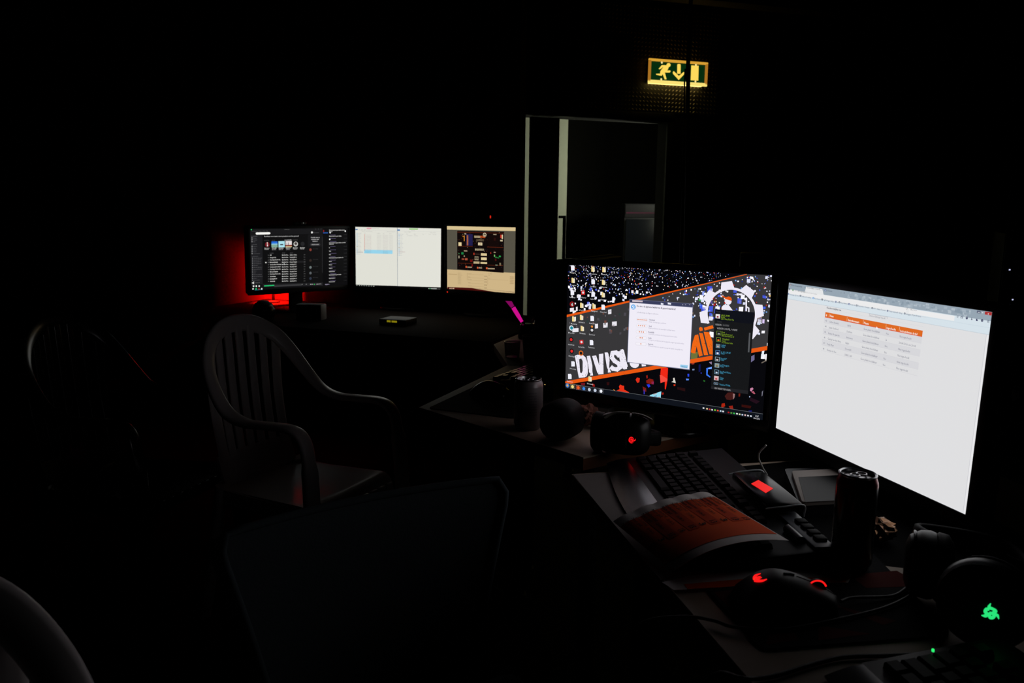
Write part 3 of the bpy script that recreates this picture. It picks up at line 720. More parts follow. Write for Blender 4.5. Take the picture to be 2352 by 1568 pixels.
for f, x, y, c in [(ka, 142, 130, (90, 40, 40)), (ka, 868, 240, (60, 80, 150)), (ka, 120, 222, (50, 60, 90)), (ka, 196, 236, (90, 150, 90)), (ka, 96, 315, (60, 90, 150)), (ka, 350, 355, (60, 66, 90)), (ka, 618, 402, (70, 150, 220)), (ka, 802, 432, (36, 36, 50)), (ka, 1088, 482, (56, 74, 130)), (ka, 1160, 492, (70, 76, 96)), (ka, 1362, 528, (56, 74, 140)), (ka, 1522, 555, (70, 76, 96)), (ka, 1845, 610, (70, 76, 96)), (ka, 2165, 664, (50, 62, 110)), (kb, 350, 360, (60, 66, 90))]:
    SB.rectpx(*f(x-13, y-20), *f(x+13, y+20), c, 5); SB.rectpx(*f(x-4, y-9), *f(x+6, y+13), (205, 215, 226), 6)
# toolbar glyphs
NAV = (54, 56, 92)
def star(x, y, r, col, layer):
    u, v = SB.uv(x, y); uu, _ = SB.uv(x+r, y); q = uu-u
    SB.add([(u+q*(1 if i % 2 == 0 else 0.42)*math.sin(PI*i/5), v-q*asp*(1 if i % 2 == 0 else 0.42)*math.cos(PI*i/5)) for i in range(10)], col, layer)
star(*kb(1448, 425), 2.6, NAV, 5); star(*kb(1448, 425), 1.5, (214, 226, 234), 6)
SB.rectpx(*kb(1515, 418), *kb(1555, 462), NAV, 5); SB.rectpx(*kb(1524, 428), *kb(1546, 455), (214, 226, 234), 6)
SB.disc(*kb(1640, 450), 2.6, NAV, 5); SB.rectpx(*kb(1628, 440), *kb(1652, 452), (214, 226, 234), 6)
SB.stroke([kb(1743, 442), kb(1741, 480)], 1.3, NAV, 5); SB.quadpx([kb(1722, 470), kb(1762, 476), kb(1740, 497)], NAV, 5)
SB.quadpx([kb(1825, 488), kb(1848, 458), kb(1868, 494), kb(1862, 512), kb(1832, 508)], NAV, 5)
SB.disc(*kb(1957, 500), 2.7, NAV, 5); SB.rectpx(*kb(1942, 498), *kb(1970, 506), (214, 226, 234), 6)
for dy in (-22, -8, 6, 20): SB.quadpx([kb(2064, 518+dy-2), kb(2106, 524+dy-2), kb(2105, 524+dy+4), kb(2063, 518+dy+4)], NAV, 5)
SB.disc(*kb(478, 265), 1.9, (150, 152, 160), 5); SB.disc(*kb(478, 265), 1.2, (236, 236, 237), 6); SB.stroke([kb(486, 276), kb(498, 290)], 0.8, (150, 152, 160), 5)
SB.disc(*kb(392, 254), 1.9, (160, 162, 168), 5); SB.disc(*kb(392, 254), 1.2, (235, 235, 236), 6)
SB.quadpx([kb(2018, 312), kb(2165, 330), kb(2152, 398), kb(2010, 375)], (176, 50, 50), 3); SB.text('x', *kb(2074, 355), kb(2100, 355)[0], 4.5, (240, 235, 235), 5, True)
SB.quadpx([kb(1850, 295), kb(1930, 305), kb(1922, 358), kb(1845, 346)], (96, 104, 124), 3); SB.quadpx([kb(1932, 305), kb(2012, 314), kb(2004, 370), kb(1926, 360)], (150, 160, 172), 3)
SB.rectpx(*kb(1870, 326), *kb(1908, 344), (225, 228, 232), 5); SB.rectpx(*kb(1955, 330), *kb(1980, 350), (232, 234, 238), 5)
# page: attendance table
h0, h1, h2, h3 = SB.uv(*kt(230, 232)), SB.uv(*kt(2178, 605)), SB.uv(*kt(2165, 730)), SB.uv(*kt(218, 338))
vt, vb = (h0[1]+h1[1])/2, (h3[1]+h2[1])/2; uL, uR = (h0[0]+h3[0])/2, (h1[0]+h2[0])/2
SB.rect(uL, vt, uR, vb, (222, 106, 34), 3); SB.rect(uL, vb-0.004, uR, vb, (216, 88, 62), 4)
SB.rect(uL-0.01, vt-0.072, uR+0.006, vt-0.0705, (208, 208, 212), 2); SB.rect(uL-0.002, vt-0.022, uR, vt-0.021, (210, 210, 214), 2)
for x in (295, 655, 980, 1435, 1705):
    uu, _ = SB.uv(*kt(x, 340+(x-295)*0.19)); SB.rect(uu, vt+0.004, uu+0.0016, vb-0.004, (238, 190, 150), 5)
for s, x, y, x1_ in (('#', 240, 292, 262), ('Naam', 318, 305, 394), ('Gebruikersnaam', 678, 390, 906), ('Plaats', 1002, 448, 1098), ('Ingecheckt', 1456, 545, 1640), ('Incheckdatum & tijd', 1730, 605, 2070)):
    SB.text(s, *kt(x, y), kt(x1_, y)[0], 5.0, (246, 238, 232), 6, True)
us0, _ = SB.uv(*kt(1105, 262)); us1, vs1 = SB.uv(*kt(1485, 320))
SB.rect(us0, SB.uv(*kt(1105, 262))[1], us1, SB.uv(*kt(1105, 262))[1]+0.002, (180, 180, 186), 4); SB.quadpx([kt(1456, 348), kt(1474, 352), kt(1464, 362)], (110, 112, 120), 4)
rows = [('43', 'Gerben Kwakkel', 'GAITX', 'Nee', 'Niet ingecheckt'), ('44', 'Justin Van Eend', 'Dutblazt', 'Ja', '30-04-2016 om 20:04'), ('45', 'Dennie Hoogaarden', 'denniewcip', 'Nee', 'Niet ingecheckt'),
        ('46', 'Chantal van den Berg', 'Bagijke', 'Nee', 'Niet ingecheckt'), ('47', 'Paula Maar', 'Droomk3l', 'Nee', 'Niet ingecheckt'), ('48', 'Christian de Roe', 'CHRIS.1.AM', 'Nee', 'Niet ingecheckt')]
RX = [(310, 425, 495), (300, 540, 487), (288, 655, 512), (275, 765, 535), (265, 875, 398), (255, 990, 446)]
UX = [(668, 500, 740), (658, 620, 766), (645, 735, 776), (635, 848, 706), (622, 965, 744), (610, 1085, 757)]
TC = (112, 114, 132); rh = None
for i, (n, nm, us, ok, dt) in enumerate(rows):
    va = SB.uv(*kt(995-12*i, 575+120*i))[1]; rh = 0.0475
    ro = (SB.uv(*kt(983, 695))[1]-SB.uv(*kt(995, 575))[1])
    v0 = vb+ro*i; SB.rect(uL-0.004, v0, uR, v0+ro, (215, 215, 219) if i % 2 == 0 else (222, 222, 224), 2); SB.rect(uL-0.004, v0+ro-0.0012, uR, v0+ro, (204, 204, 209), 3)
    x = 230-10.5*i; y = 404+112.5*i; SB.text(n, *kt(x, y), kt(x+30, y)[0], 4.0, TC, 5)
    SB.text(nm, *kt(*RX[i][:2]), kt(RX[i][2], 0)[0], 4.4, TC, 5); SB.text(us, *kt(*UX[i][:2]), kt(UX[i][2], 0)[0], 4.4, TC, 5)
    x = 995-12.4*i; y = 566+119.5*i; SB.text('Geen plaats beschikbaar', *kt(x, y), kt(x+327, y)[0], 4.8, TC, 5)
    x = 1448-13.6*i; y = 660+125*i; SB.text(ok, *kt(x, y), kt(x+(50 if ok == 'Nee' else 28), y)[0], 4.6, TC, 5)
    x = 1718-14*i; y = 716+127*i; SB.text(dt, *kt(x, y), kt(x+(234 if i != 1 else 330), y)[0], 5.0, TC, 5)
SB.quadpx([kt(1255, 520), kt(1282, 560), kt(1268, 562), kt(1274, 578), kt(1264, 578), kt(1258, 564), kt(1248, 570)], (250, 250, 252), 8)
SB.rect(0.992, 0.11, 1, 1, (232, 232, 234), 2); SB.rect(0.9905, 0.11, 0.992, 1, (196, 196, 202), 3)

# ------------------------------------------------------------------ picture of the music player and chat screen
SL = Screen(PXC['L'], 0.509, 0.286)
l = crop(540, 490, 280/1568)
SL.rect(0, 0, 1, 1, (12, 12, 14), 0)
SL.quadpx([l(195, 188), l(1130, 190), l(1130, 930), l(208, 960)], (15, 15, 16), 1)
SL.quadpx([l(195, 188), l(1130, 190), l(1130, 262), l(198, 272)], (24, 24, 26), 2)
SL.quadpx([l(200, 272), l(355, 270), l(355, 905), l(208, 920)], (30, 30, 33), 2)
SL.quadpx([l(355, 905), l(1132, 892), l(1132, 935), l(357, 940)], (32, 32, 34), 2)
SL.quadpx([l(940, 270), l(1128, 268), l(1128, 430), l(940, 430)], (22, 22, 24), 2)
SL.quadpx([l(1120, 300), l(1127, 300), l(1127, 768), l(1122, 768)], (44, 44, 46), 3)
SL.quadpx([l(1132, 192), l(1440, 194), l(1440, 890), l(1132, 892)], (9, 9, 11), 1)
SL.quadpx([l(268, 240), l(280, 234), l(445, 234), l(457, 241), l(457, 254), l(445, 262), l(280, 263), l(268, 256)], (246, 246, 242), 3)
SL.disc(*l(212, 198), 1.4, (40, 200, 100), 3)
for s, x, y, x1_, h_, c in [('Bestand', 212, 217, 244, 1.6, 110), ('Bewerken', 252, 217, 292, 1.6, 110), ('Weergave', 303, 217, 348, 1.6, 110), ('Afspelen', 359, 217, 393, 1.6, 110), ('Help', 403, 217, 424, 1.6, 110), ('Spotify Premium', 638, 202, 704, 1.7, 120),
        ('Resultaten voor manic street preachers worden getoond', 377, 287, 820, 2.8, 190), ('Ontdek waar je', 975, 310, 1090, 2.6, 190), ('vrienden naar', 980, 334, 1082, 2.6, 190), ('luisteren', 1000, 358, 1064, 2.6, 190), ('VRIENDEN ZOEKEN', 985, 402, 1080, 2.0, 200)]:
    SL.text(s, *l(x, y), l(x1_, y)[0], h_, (c, c, c), 4, c > 150)
SL.quadpx([l(968, 402), l(980, 388), l(1085, 388), l(1097, 402), l(1085, 415), l(980, 415)], (80, 80, 82), 3); SL.quadpx([l(972, 402), l(982, 391), l(1083, 391), l(1093, 402), l(1083, 412), l(982, 412)], (16, 16, 18), 3.4)
for i, (s, w_) in enumerate((('BLADEREN', 80), ('Bladeren', 40), ('Activiteit', 48), ('Radio', 26))): SL.text(s, *l(212 if i == 0 else 238, 283+24*i), l((212 if i == 0 else 238)+w_, 0)[0], 1.9, (105, 105, 108), 4)
for i, (s, w_) in enumerate((('JOUW MUZIEK', 68), ('Nummers', 46), ('Albums', 34), ('Artiesten', 40), ('Stations', 38), ('Lokale bestanden', 84))): SL.text(s, *l(214 if i == 0 else 238, 390+23.5*i), l((214 if i == 0 else 238)+w_, 0)[0], 1.9, (105, 105, 108), 4)
SL.text('AFSPEELLIJSTEN', *l(218, 545), l(298, 0)[0], 1.9, (90, 90, 94), 4)
for i, w_ in enumerate((105, 95, 92, 96, 52, 108, 102, 30, 26, 102, 110, 36, 76)):
    SL.text('Favoriete lijst van nu'[:max(4, w_//5)], *l(242, 567+23.8*i), l(242+w_, 0)[0], 1.9, (112, 112, 115), 4); SL.rectpx(*l(220, 561+23.8*i), *l(230, 573+23.8*i), (120, 120, 122), 3)
for i in range(3): SL.rectpx(*l(214, 298+24*i), *l(225, 312+24*i), (150, 150, 150), 3)
for i in range(5): SL.rectpx(*l(214, 406+24*i), *l(227, 418+24*i), (150, 150, 150), 3)
SL.disc(*l(417, 393), 5.4, (110, 20, 30), 3); SL.rectpx(*l(410, 362), *l(424, 385), (220, 190, 180), 4); SL.rectpx(*l(412, 392), *l(426, 416), (235, 230, 228), 4)
SL.rectpx(*l(470, 354), *l(550, 382), (40, 110, 215), 3); SL.rectpx(*l(470, 382), *l(550, 395), (140, 205, 235), 3); SL.rectpx(*l(470, 395), *l(550, 431), (130, 170, 150), 3)
SL.rectpx(*l(561, 352), *l(641, 431), (170, 225, 236), 3); SL.rectpx(*l(582, 388), *l(622, 404), (60, 70, 80), 4)
SL.rectpx(*l(651, 352), *l(733, 402), (228, 222, 222), 3); SL.rectpx(*l(651, 402), *l(733, 418), (130, 40, 20), 3); SL.rectpx(*l(651, 418), *l(733, 431), (205, 195, 150), 3); SL.rectpx(*l(686, 370), *l(694, 402), (90, 80, 90), 4); SL.rectpx(*l(666, 374), *l(672, 400), (120, 90, 90), 4)
SL.disc(*l(783, 391), 5.2, (190, 190, 185), 3); SL.disc(*l(783, 386), 3.0, (70, 60, 60), 4); SL.disc(*l(871, 391), 4.6, (36, 36, 38), 3)
for i, (x, a, b_) in enumerate(((382, 'Manic Street', 'Preachers'), (475, 'This Is My', 'Truth Tell Me'), (566, 'Everything', 'Must Go'), (657, 'National', 'Treasures...'), (749, 'Manic Street', 'Preachers'), (840, 'Manic Street', 'Preachers'))):
    SL.text(a, *l(x, 439), l(x+60, 0)[0], 2.4, (210, 210, 206), 4, True); SL.text(b_, *l(x, 453), l(x+52, 0)[0], 2.4, (200, 200, 198), 4, True)
    if i in (1, 2, 3): SL.text('Manic Street P...', *l(x, 468), l(x+62, 0)[0], 1.8, (90, 90, 92), 4)
for s, x, x1_, c in (('ARTIESTEN', 377, 440, 80), ('ALBUMS', 471, 516, 80), ('ALLES WEERGEVEN', 638, 728, 215), ('PROFIELEN', 744, 806, 90)): SL.text(s, *l(x, 339), l(x1_, 0)[0], 1.9, (c, c, c), 4, c > 200)
for s, x, x1_ in (('NUMMER', 449, 498), ('ARTIEST', 606, 648), ('ALBUM', 708, 746)): SL.text(s, *l(x, 506), l(x1_, 0)[0], 1.9, (96, 96, 98), 4)
SL.quadpx([l(375, 608), l(910, 608), l(910, 634), l(375, 634)], (30, 30, 32), 3)
for i, (a, wa, c_) in enumerate((('1985', 22, 'Lifeblood - Deluxe'), ('A Design for Life', 80, 'Everything Must Go'), ('If You Tolerate This Your Chil...', 140, 'This Is My Truth T'), ('Motorcycle Emptiness', 104, 'Forever Delayed'), ('Your Love Alone Is Not Enough', 148, 'Send Away the T...'), ('You Stole the Sun from My He...', 146, 'This Is My Truth T'), ('If You Tolerate This Your Chil...', 142, 'Forever Delayed'), ('Motorcycle Emptiness', 104, 'Generation Terror'), ('If You Tolerate This Your Chil...', 140, 'National Treasures'), ('The Everlasting', 74, 'This Is My Truth T'), ('Everything Must Go', 94, 'Everything Must Go'), ('Autumnsong', 64, 'Send Away the T...'))):
    y = 531+30.7*i; SL.text(a, *l(449, y), l(449+wa, 0)[0], 2.5, (232, 232, 228), 4, True)
    SL.text('Manic Street Preac...', *l(606, y), l(690, 0)[0], 2.5, (225, 225, 222), 4, True); SL.text(c_, *l(708, y), l(796, 0)[0], 2.5, (220, 220, 216), 4, True)
    SL.rectpx(*l(425, y-5), *l(431, y+6), (130, 130, 130), 4); SL.text('3:5%d' % (i % 10), *l(886, y), l(904, 0)[0], 2.2, (110, 110, 110), 4)
SL.disc(*l(398, 626), 1.4, (235, 235, 230), 4); SL.quadpx([l(628, 632), l(640, 648), l(633, 655)], (245, 245, 245), 5)
SL.rectpx(*l(374, 921), *l(505, 930), (36, 190, 110), 4); SL.rectpx(*l(505, 923), *l(860, 927), (56, 56, 58), 3)
for x in (236, 272, 309): SL.disc(*l(x, 930), 1.9, (235, 235, 232), 4)
SL.quadpx([l(212, 888), l(243, 868), l(243, 905)], (215, 215, 210), 4); SL.text('A Design for Life', *l(258, 886), l(318, 0)[0], 2.0, (120, 120, 120), 4)
for x, c in ((230, (230, 230, 228)), (269, (40, 200, 110)), (306, (150, 30, 30)), (342, (225, 225, 225))): SL.disc(*l(x, 966), 1.8, c, 4)
SL.rectpx(*l(250, 980), *l(356, 984), (60, 160, 180), 4)
for x, c in ((866, 110), (918, 120), (976, 200), (998, 170), (1060, 150)): SL.rectpx(*l(x-8, 909), *l(x+8, 917), (c, c, c), 4)
SL.disc(*l(1022, 914), 1.2, (50, 190, 90), 4); SL.text('4:1K AANTAL', *l(1042, 913), l(1114, 0)[0], 2.2, (190, 190, 190), 4); SL.text('Nightbot', *l(1160, 917), l(1216, 0)[0], 2.4, (200, 190, 220), 4)
for y, c in ((468, (130, 60, 50)), (605, (50, 40, 36)), (695, (110, 120, 120)), (768, (90, 96, 100)), (838, (50, 56, 70))):
    SL.disc(*l(972, y), 2.8, c, 3); SL.text('Vriend vandaag', *l(1004, y-12), l(1068, 0)[0], 1.9, (62, 62, 64), 4)
SL.disc(*l(991, 246), 2.1, (235, 235, 232), 4); SL.text('manic street', *l(1006, 249), l(1078, 0)[0], 2.0, (110, 110, 112), 4)
SL.rectpx(*l(1135, 246), *l(1196, 262), (36, 80, 150), 3); SL.rectpx(*l(1136, 218), *l(1146, 244), (150, 30, 36), 3)
for i, (y, w_, bb) in enumerate(((219, 195, 1), (238, 40, 1), (296, 155, 1), (382, 208, 1), (399, 56, 1), (444, 10, 1), (488, 22, 1), (532, 20, 1), (575, 180, 1), (620, 32, 1), (664, 38, 1), (708, 42, 1), (751, 70, 1), (795, 154, 1), (839, 76, 1), (884, 74, 1))):
    SL.text('Kunnen mensen nog even chatten op het kanaal'[:max(2, int(w_/5))], *l(1211, y), l(1211+w_, 0)[0], 2.4, (225, 225, 222), 4, True)
for i, y in enumerate((280, 325, 365, 428, 472, 517, 560, 604, 648, 692, 736, 780, 823, 868)): SL.text('chatnaam', *l(1224, y), l(1290+(i % 3)*6, 0)[0], 1.9, (120, 110, 150), 4); SL.text('21:4%d' % (i % 10), *l(1398, y), l(1434, 0)[0], 2.2, (56, 56, 58), 4)
for x, y in ((1223, 252), (1415, 236), (1218, 337)): SL.disc(*l(x, y), 1.6, (240, 240, 238), 4)
for x in (1040, 1074, 1107): SL.rectpx(*l(x-4, 199), *l(x+4, 208), (70, 70, 72), 4)

# ------------------------------------------------------------------ picture of the file browser screen
SM = Screen(PXC['M'], 0.474, 0.296)
m = crop(780, 490, 460/2352)
SM.rect(0, 0, 1, 1, (8, 8, 9), 0)
SM.quadpx([m(187, 165), m(672, 166), m(676, 852), m(192, 843)], (224, 224, 214), 1)
SM.quadpx([m(678, 166), m(1190, 167), m(1187, 862), m(680, 853)], (226, 226, 217), 1)
SM.quadpx([m(672, 166), m(678, 166), m(680, 853), m(675, 852)], (150, 158, 164), 1)
for x0, x1_ in ((188, 672), (679, 1190)):
    SM.rectpx(*m(x0, 203), *m(x1_, 206), (205, 206, 200), 2); SM.rectpx(*m(x0, 226), *m(x1_, 228), (208, 208, 203), 2)
SM.rectpx(*m(188, 189), *m(214, 202), (60, 120, 180), 3); SM.rectpx(*m(676, 187), *m(706, 201), (60, 120, 180), 3)
SM.rectpx(*m(318, 174), *m(374, 186), (226, 150, 168), 3); SM.rectpx(*m(814, 172), *m(918, 186), (140, 200, 110), 3)
GT = (160, 160, 156)
for s, x, y, x1_ in (('Beheren', 330, 196, 356), ('Deel', 225, 196, 238), ('Start', 254, 196, 272), ('Beeld', 290, 196, 306), ('Hulpmiddelen voor muziek', 384, 179, 462), ('Toepassing', 840, 196, 880), ('Deze pc > Documenten', 262, 215, 382), ('Zoeken in Documenten', 552, 214, 648), ('Deze pc > Muziek', 760, 214, 832), ('Zoeken in Muziek', 1062, 216, 1128), ('Naam', 288, 237, 306), ('Gewijzigd op', 438, 238, 476), ('Type', 508, 239, 526), ('Grootte', 582, 238, 606), ('Naam', 782, 238, 800), ('Datum', 870, 238, 892), ('Type', 972, 238, 986), ('Grootte', 1046, 238, 1070), ('Beoordeling', 1094, 238, 1134)):
    SM.text(s, *m(x, y), m(x1_, y)[0], 1.7, GT, 3)
for i in range(14):
    y = 257+13.9*i
    if i in (13,): pass
    SM.text('Foto evenement 00%d.jpg' % i, *m(302, y), m(370, y)[0], 1.6, (176, 160, 160), 5); SM.rectpx(*m(289, y-4), *m(297, y+4), (205, 120, 110), 5)
    SM.text('30-4-2016 21:3%d' % (i % 10), *m(438, y+1), m(488, y)[0], 1.6, (176, 172, 172), 5); SM.text('JPG-bestand', *m(506, y+1), m(568, y)[0], 1.6, (176, 168, 168), 5); SM.text('%d kB' % (3120+i*17), *m(584, y+1), m(620, y)[0], 1.6, (176, 172, 172), 5)
SM.quadpx([m(288, 430), m(620, 433), m(620, 476), m(288, 473)], (150, 212, 236), 4)
for i in range(2): SM.text('Foto evenement selectie %d' % i, *m(302, 451+14*i), m(370, 0)[0], 1.6, (90, 130, 150), 6); SM.text('JPG-bestand', *m(508, 453+14*i), m(568, 0)[0], 1.6, (90, 130, 150), 6)
for x0, ys in ((206, (241, 257, 273, 295, 317, 333, 349, 365, 381, 397, 413, 429, 445, 461, 482)), (696, (241, 258, 275, 296, 318, 334, 351, 367, 383, 400, 417, 433, 450, 466, 488))):
    for i, y in enumerate(ys): SM.text(('Snelle toegang', 'Bureaublad', 'Downloads', 'OneDrive', 'Deze pc', 'Afbeeldingen', 'Bureaublad', 'Documenten', 'Downloads', 'Muziek', 'Video', 'Lokale schijf', 'Data', 'Backup', 'Netwerk')[i], *m(x0+8, y), m(x0+(48 if i % 3 == 0 else 38), y)[0], 1.7, (150, 156, 166), 4); SM.rectpx(*m(x0-4, y-4), *m(x0+4, y+4), (110, 170, 215) if i != 9 else (90, 90, 90), 4)
SM.rectpx(*m(200, 454), *m(276, 468), (196, 196, 192), 3); SM.rectpx(*m(690, 443), *m(768, 457), (214, 206, 200), 3)
SM.text('Foto evenement', *m(794, 257), m(852, 257)[0], 1.6, (150, 150, 150), 4); SM.text('30-4-2016', *m(872, 257), m(918, 0)[0], 1.6, (170, 170, 170), 4)
for i, x in enumerate((204, 232, 260, 288, 314, 343, 372, 400)): SM.rectpx(*m(x-7, 851+i*0.7), *m(x+7, 863+i*0.7), (225, 232, 225) if i % 2 else (205, 215, 205), 3)
for i, x in enumerate((1047, 1062, 1076, 1091, 1105, 1120, 1135)): SM.rectpx(*m(x-5, 875), *m(x+5, 886), (205, 210, 205) if i != 1 else (60, 200, 110), 3)
SM.text('21:47', *m(1150, 882), m(1182, 882)[0], 1.8, (150, 150, 148), 3)

# ------------------------------------------------------------------ picture of the streaming program screen
SR = Screen(PXC['R'], 0.376, 0.301)
r_ = crop(1030, 515, 160/1520)
TAN = (206, 180, 134)
SR.rect(0, 0, 1, 1, TAN, 0)
v_a = SR.uv(*r_(700, 130))[1]; v_b = SR.uv(*r_(700, 1020))[1]
SR.rect(0, 0, 1, v_a, (214, 192, 144), 1); SR.rect(0, v_a, 1, v_b, (86, 82, 70), 1)
SR.quadpx([r_(190, 150), r_(1212, 150), r_(1205, 1050), r_(190, 990)], (16, 9, 9), 2)
for i in range(170):
    x, y = 195+1010*rng.random(), 160+rng.random()**1.2*840; s = 3+9*rng.random()
    if 560 < x < 840 and 600 < y < 870: continue
    SR.quadpx([r_(x, y), r_(x+s, y), r_(x+s, y+s*1.2), r_(x, y+s*1.2)], rng.choice([(150, 130, 105), (90, 30, 24), (40, 40, 60), (120, 60, 30), (60, 54, 50)]), 3)
for x0, y0, x1_, y1_, c in [(385, 215, 525, 465, (32, 30, 76)), (400, 240, 430, 460, (190, 110, 50)), (335, 250, 352, 370, (200, 130, 50)), (310, 262, 345, 280, (200, 130, 50)), (218, 398, 285, 475, (225, 205, 155)), (865, 215, 1100, 480, (20, 10, 9)), (985, 285, 1030, 350, (60, 20, 16)), (1128, 215, 1160, 290, (190, 50, 36)), (1160, 215, 1186, 310, (215, 200, 160)), (1126, 330, 1180, 360, (200, 185, 150)),
        (220, 596, 520, 850, (16, 9, 8)), (280, 612, 328, 660, (30, 150, 80)), (330, 686, 356, 708, (230, 210, 170)), (290, 745, 345, 780, (170, 80, 60)), (362, 742, 415, 785, (215, 100, 70)), (470, 770, 520, 820, (130, 20, 16)), (220, 630, 236, 655, (100, 170, 110)), (218, 690, 240, 745, (190, 180, 150)),
        (850, 605, 1180, 880, (14, 9, 8)), (990, 655, 1015, 700, (130, 210, 110)), (1015, 700, 1060, 725, (40, 130, 60)), (1060, 715, 1100, 730, (50, 150, 70)), (1100, 675, 1140, 705, (50, 190, 90)), (1010, 740, 1045, 790, (80, 18, 16)), (1020, 872, 1070, 890, (160, 180, 150)), (1110, 830, 1145, 885, (190, 170, 130)), (910, 605, 930, 635, (200, 50, 36)),
        (560, 250, 690, 292, (200, 180, 140)), (690, 250, 800, 292, (216, 90, 36)), (645, 395, 735, 455, (222, 205, 165)), (580, 530, 770, 570, (190, 175, 140)), (705, 628, 835, 682, (222, 200, 150)), (570, 700, 655, 780, (150, 138, 112)), (708, 718, 832, 776, (226, 206, 156)), (545, 810, 675, 856, (190, 170, 130)), (697, 822, 840, 858, (224, 202, 150)), (545, 622, 566, 665, (200, 60, 40)),
        (372, 912, 402, 950, (222, 90, 50)), (410, 926, 510, 946, (180, 160, 130)), (620, 926, 650, 964, (222, 90, 50)), (656, 940, 730, 958, (180, 160, 130)), (818, 934, 850, 974, (222, 90, 50)), (856, 950, 1008, 974, (180, 160, 130)), (500, 870, 530, 920, (110, 18, 16)), (346, 202, 388, 222, (190, 170, 140)), (975, 205, 1045, 228, (190, 170, 140)), (335, 574, 410, 592, (180, 160, 130)), (985, 594, 1028, 614, (180, 160, 130)), (580, 640, 680, 656, (70, 50, 40))]:
    SR.quadpx([r_(x0, y0), r_(x1_, y0+2), r_(x1_, y1_+2), r_(x0, y1_)], c, 4)
for x0, y0, x1_ in ((195, 178, 1205), (215, 850, 525), (845, 490, 1190), (845, 885, 1185), (215, 480, 525)): SR.stroke([r_(x0, y0), r_(x1_, y0+6)], 0.8, (110, 40, 18), 4)
gx, gy = SR.uv(*r_(788, 225)); gr = SR.uv(*r_(818, 225))[0]-gx; ga = 0.376/0.301
for i in range(24):
    a, bb = 2*PI*i/24, 2*PI*(i+1)/24; ro = 1.35 if i % 3 == 0 else 1.12
    SR.add([(gx+gr*q*math.cos(t), gy-gr*ga*q*math.sin(t)) for q, t in ((0.85, a), (0.85, bb), (ro, bb), (ro, a))], (230, 215, 180), 6)
SR.quadpx([r_(778, 250), r_(788, 205), r_(800, 250)], (230, 215, 180), 6)
for s, x, y, x1_, h_, c, bd in [('DIVISION', 562, 272, 688, 3.6, (30, 24, 22), 1), ('GAMING', 694, 272, 798, 3.6, (40, 20, 14), 1), ('POWERED BY', 612, 336, 770, 2.4, (150, 130, 100), 0), ('SUPPORTED BY', 602, 356, 772, 2.2, (140, 120, 95), 0), ('SPONSORS', 600, 550, 765, 4.2, (40, 30, 26), 1), ('MM', 576, 735, 650, 6.0, (60, 54, 46), 1), ('LAN', 666, 425, 720, 3.0, (120, 90, 60), 1)]:
    SR.text(s, *r_(x, y), r_(x1_, y)[0], h_, c, 7, bool(bd))
# program panels in the lower part
DK = (128, 108, 76)
for x0, y0, x1_, y1_ in ((405, 1060, 412, 1230), (850, 1120, 856, 1320)): SR.quadpx([r_(x0, y0), r_(x1_, y0), r_(x1_, y1_), r_(x0, y1_)], (176, 150, 108), 3)
SR.quadpx([r_(0, 1085), r_(190, 1095), r_(190, 1112), r_(0, 1102)], (182, 156, 112), 3)
for i in range(11): SR.text('Beeldbron %d' % (i+1) if i % 2 else 'Camera', *r_(205, 1062+24*i), r_(205+(70 if i != 2 else 95), 0)[0], 1.5, DK, 4)
for i, (s, y) in enumerate((('Desktop Audio', 1078), ('Mic', 1150), ('Mic 2 Aux', 1205), ('Stream', 1272), ('Game audio', 1338))):
    SR.text(s, *r_(428, y), r_(428+(50 if i % 2 else 75), y)[0], 1.5, DK, 4); SR.rectpx(*r_(785, y+42), *r_(806, y+60), (130, 112, 80), 4); SR.rectpx(*r_(818, y+44), *r_(832, y+60), (110, 70, 50), 4)
    SR.stroke([r_(430, y+14), r_(770, y+26)], 0.5, (178, 152, 110), 4)
for i, s in enumerate(('Start streaming', 'Start opname', 'Studiomodus', 'Instellingen', 'Afsluiten')): SR.rectpx(*r_(1338, 1124+36*i), *r_(1430, 1150+36*i), (192, 164, 118), 3); SR.text(s, *r_(1352, 1138+36*i), r_(1420, 0)[0], 1.5, DK, 4)
SR.text('Scene-overgangen', *r_(862, 1070), r_(940, 0)[0], 1.5, DK, 4); SR.text('Vervagen', *r_(862, 1104), r_(904, 0)[0], 1.5, DK, 4); SR.stroke([r_(862, 1196), r_(1300, 1215)], 0.5, (180, 154, 112), 4)
SR.text('Duur 300ms', *r_(862, 1172), r_(912, 0)[0], 1.5, DK, 4)
SR.quadpx([r_(-20, 1375), r_(500, 1390), r_(1100, 1440), r_(1440, 1470), (1182.4, 673), (1027, 664.6)], (70, 14, 12), 3)
SR.quadpx([r_(520, 1395), r_(1095, 1442), r_(1450, 1480), r_(1450, 1500), r_(1000, 1480)], TAN, 4)
for x in (35, 76, 114): SR.rectpx(*r_(x-10, 1396), *r_(x+10, 1420), (225, 190, 160), 5)

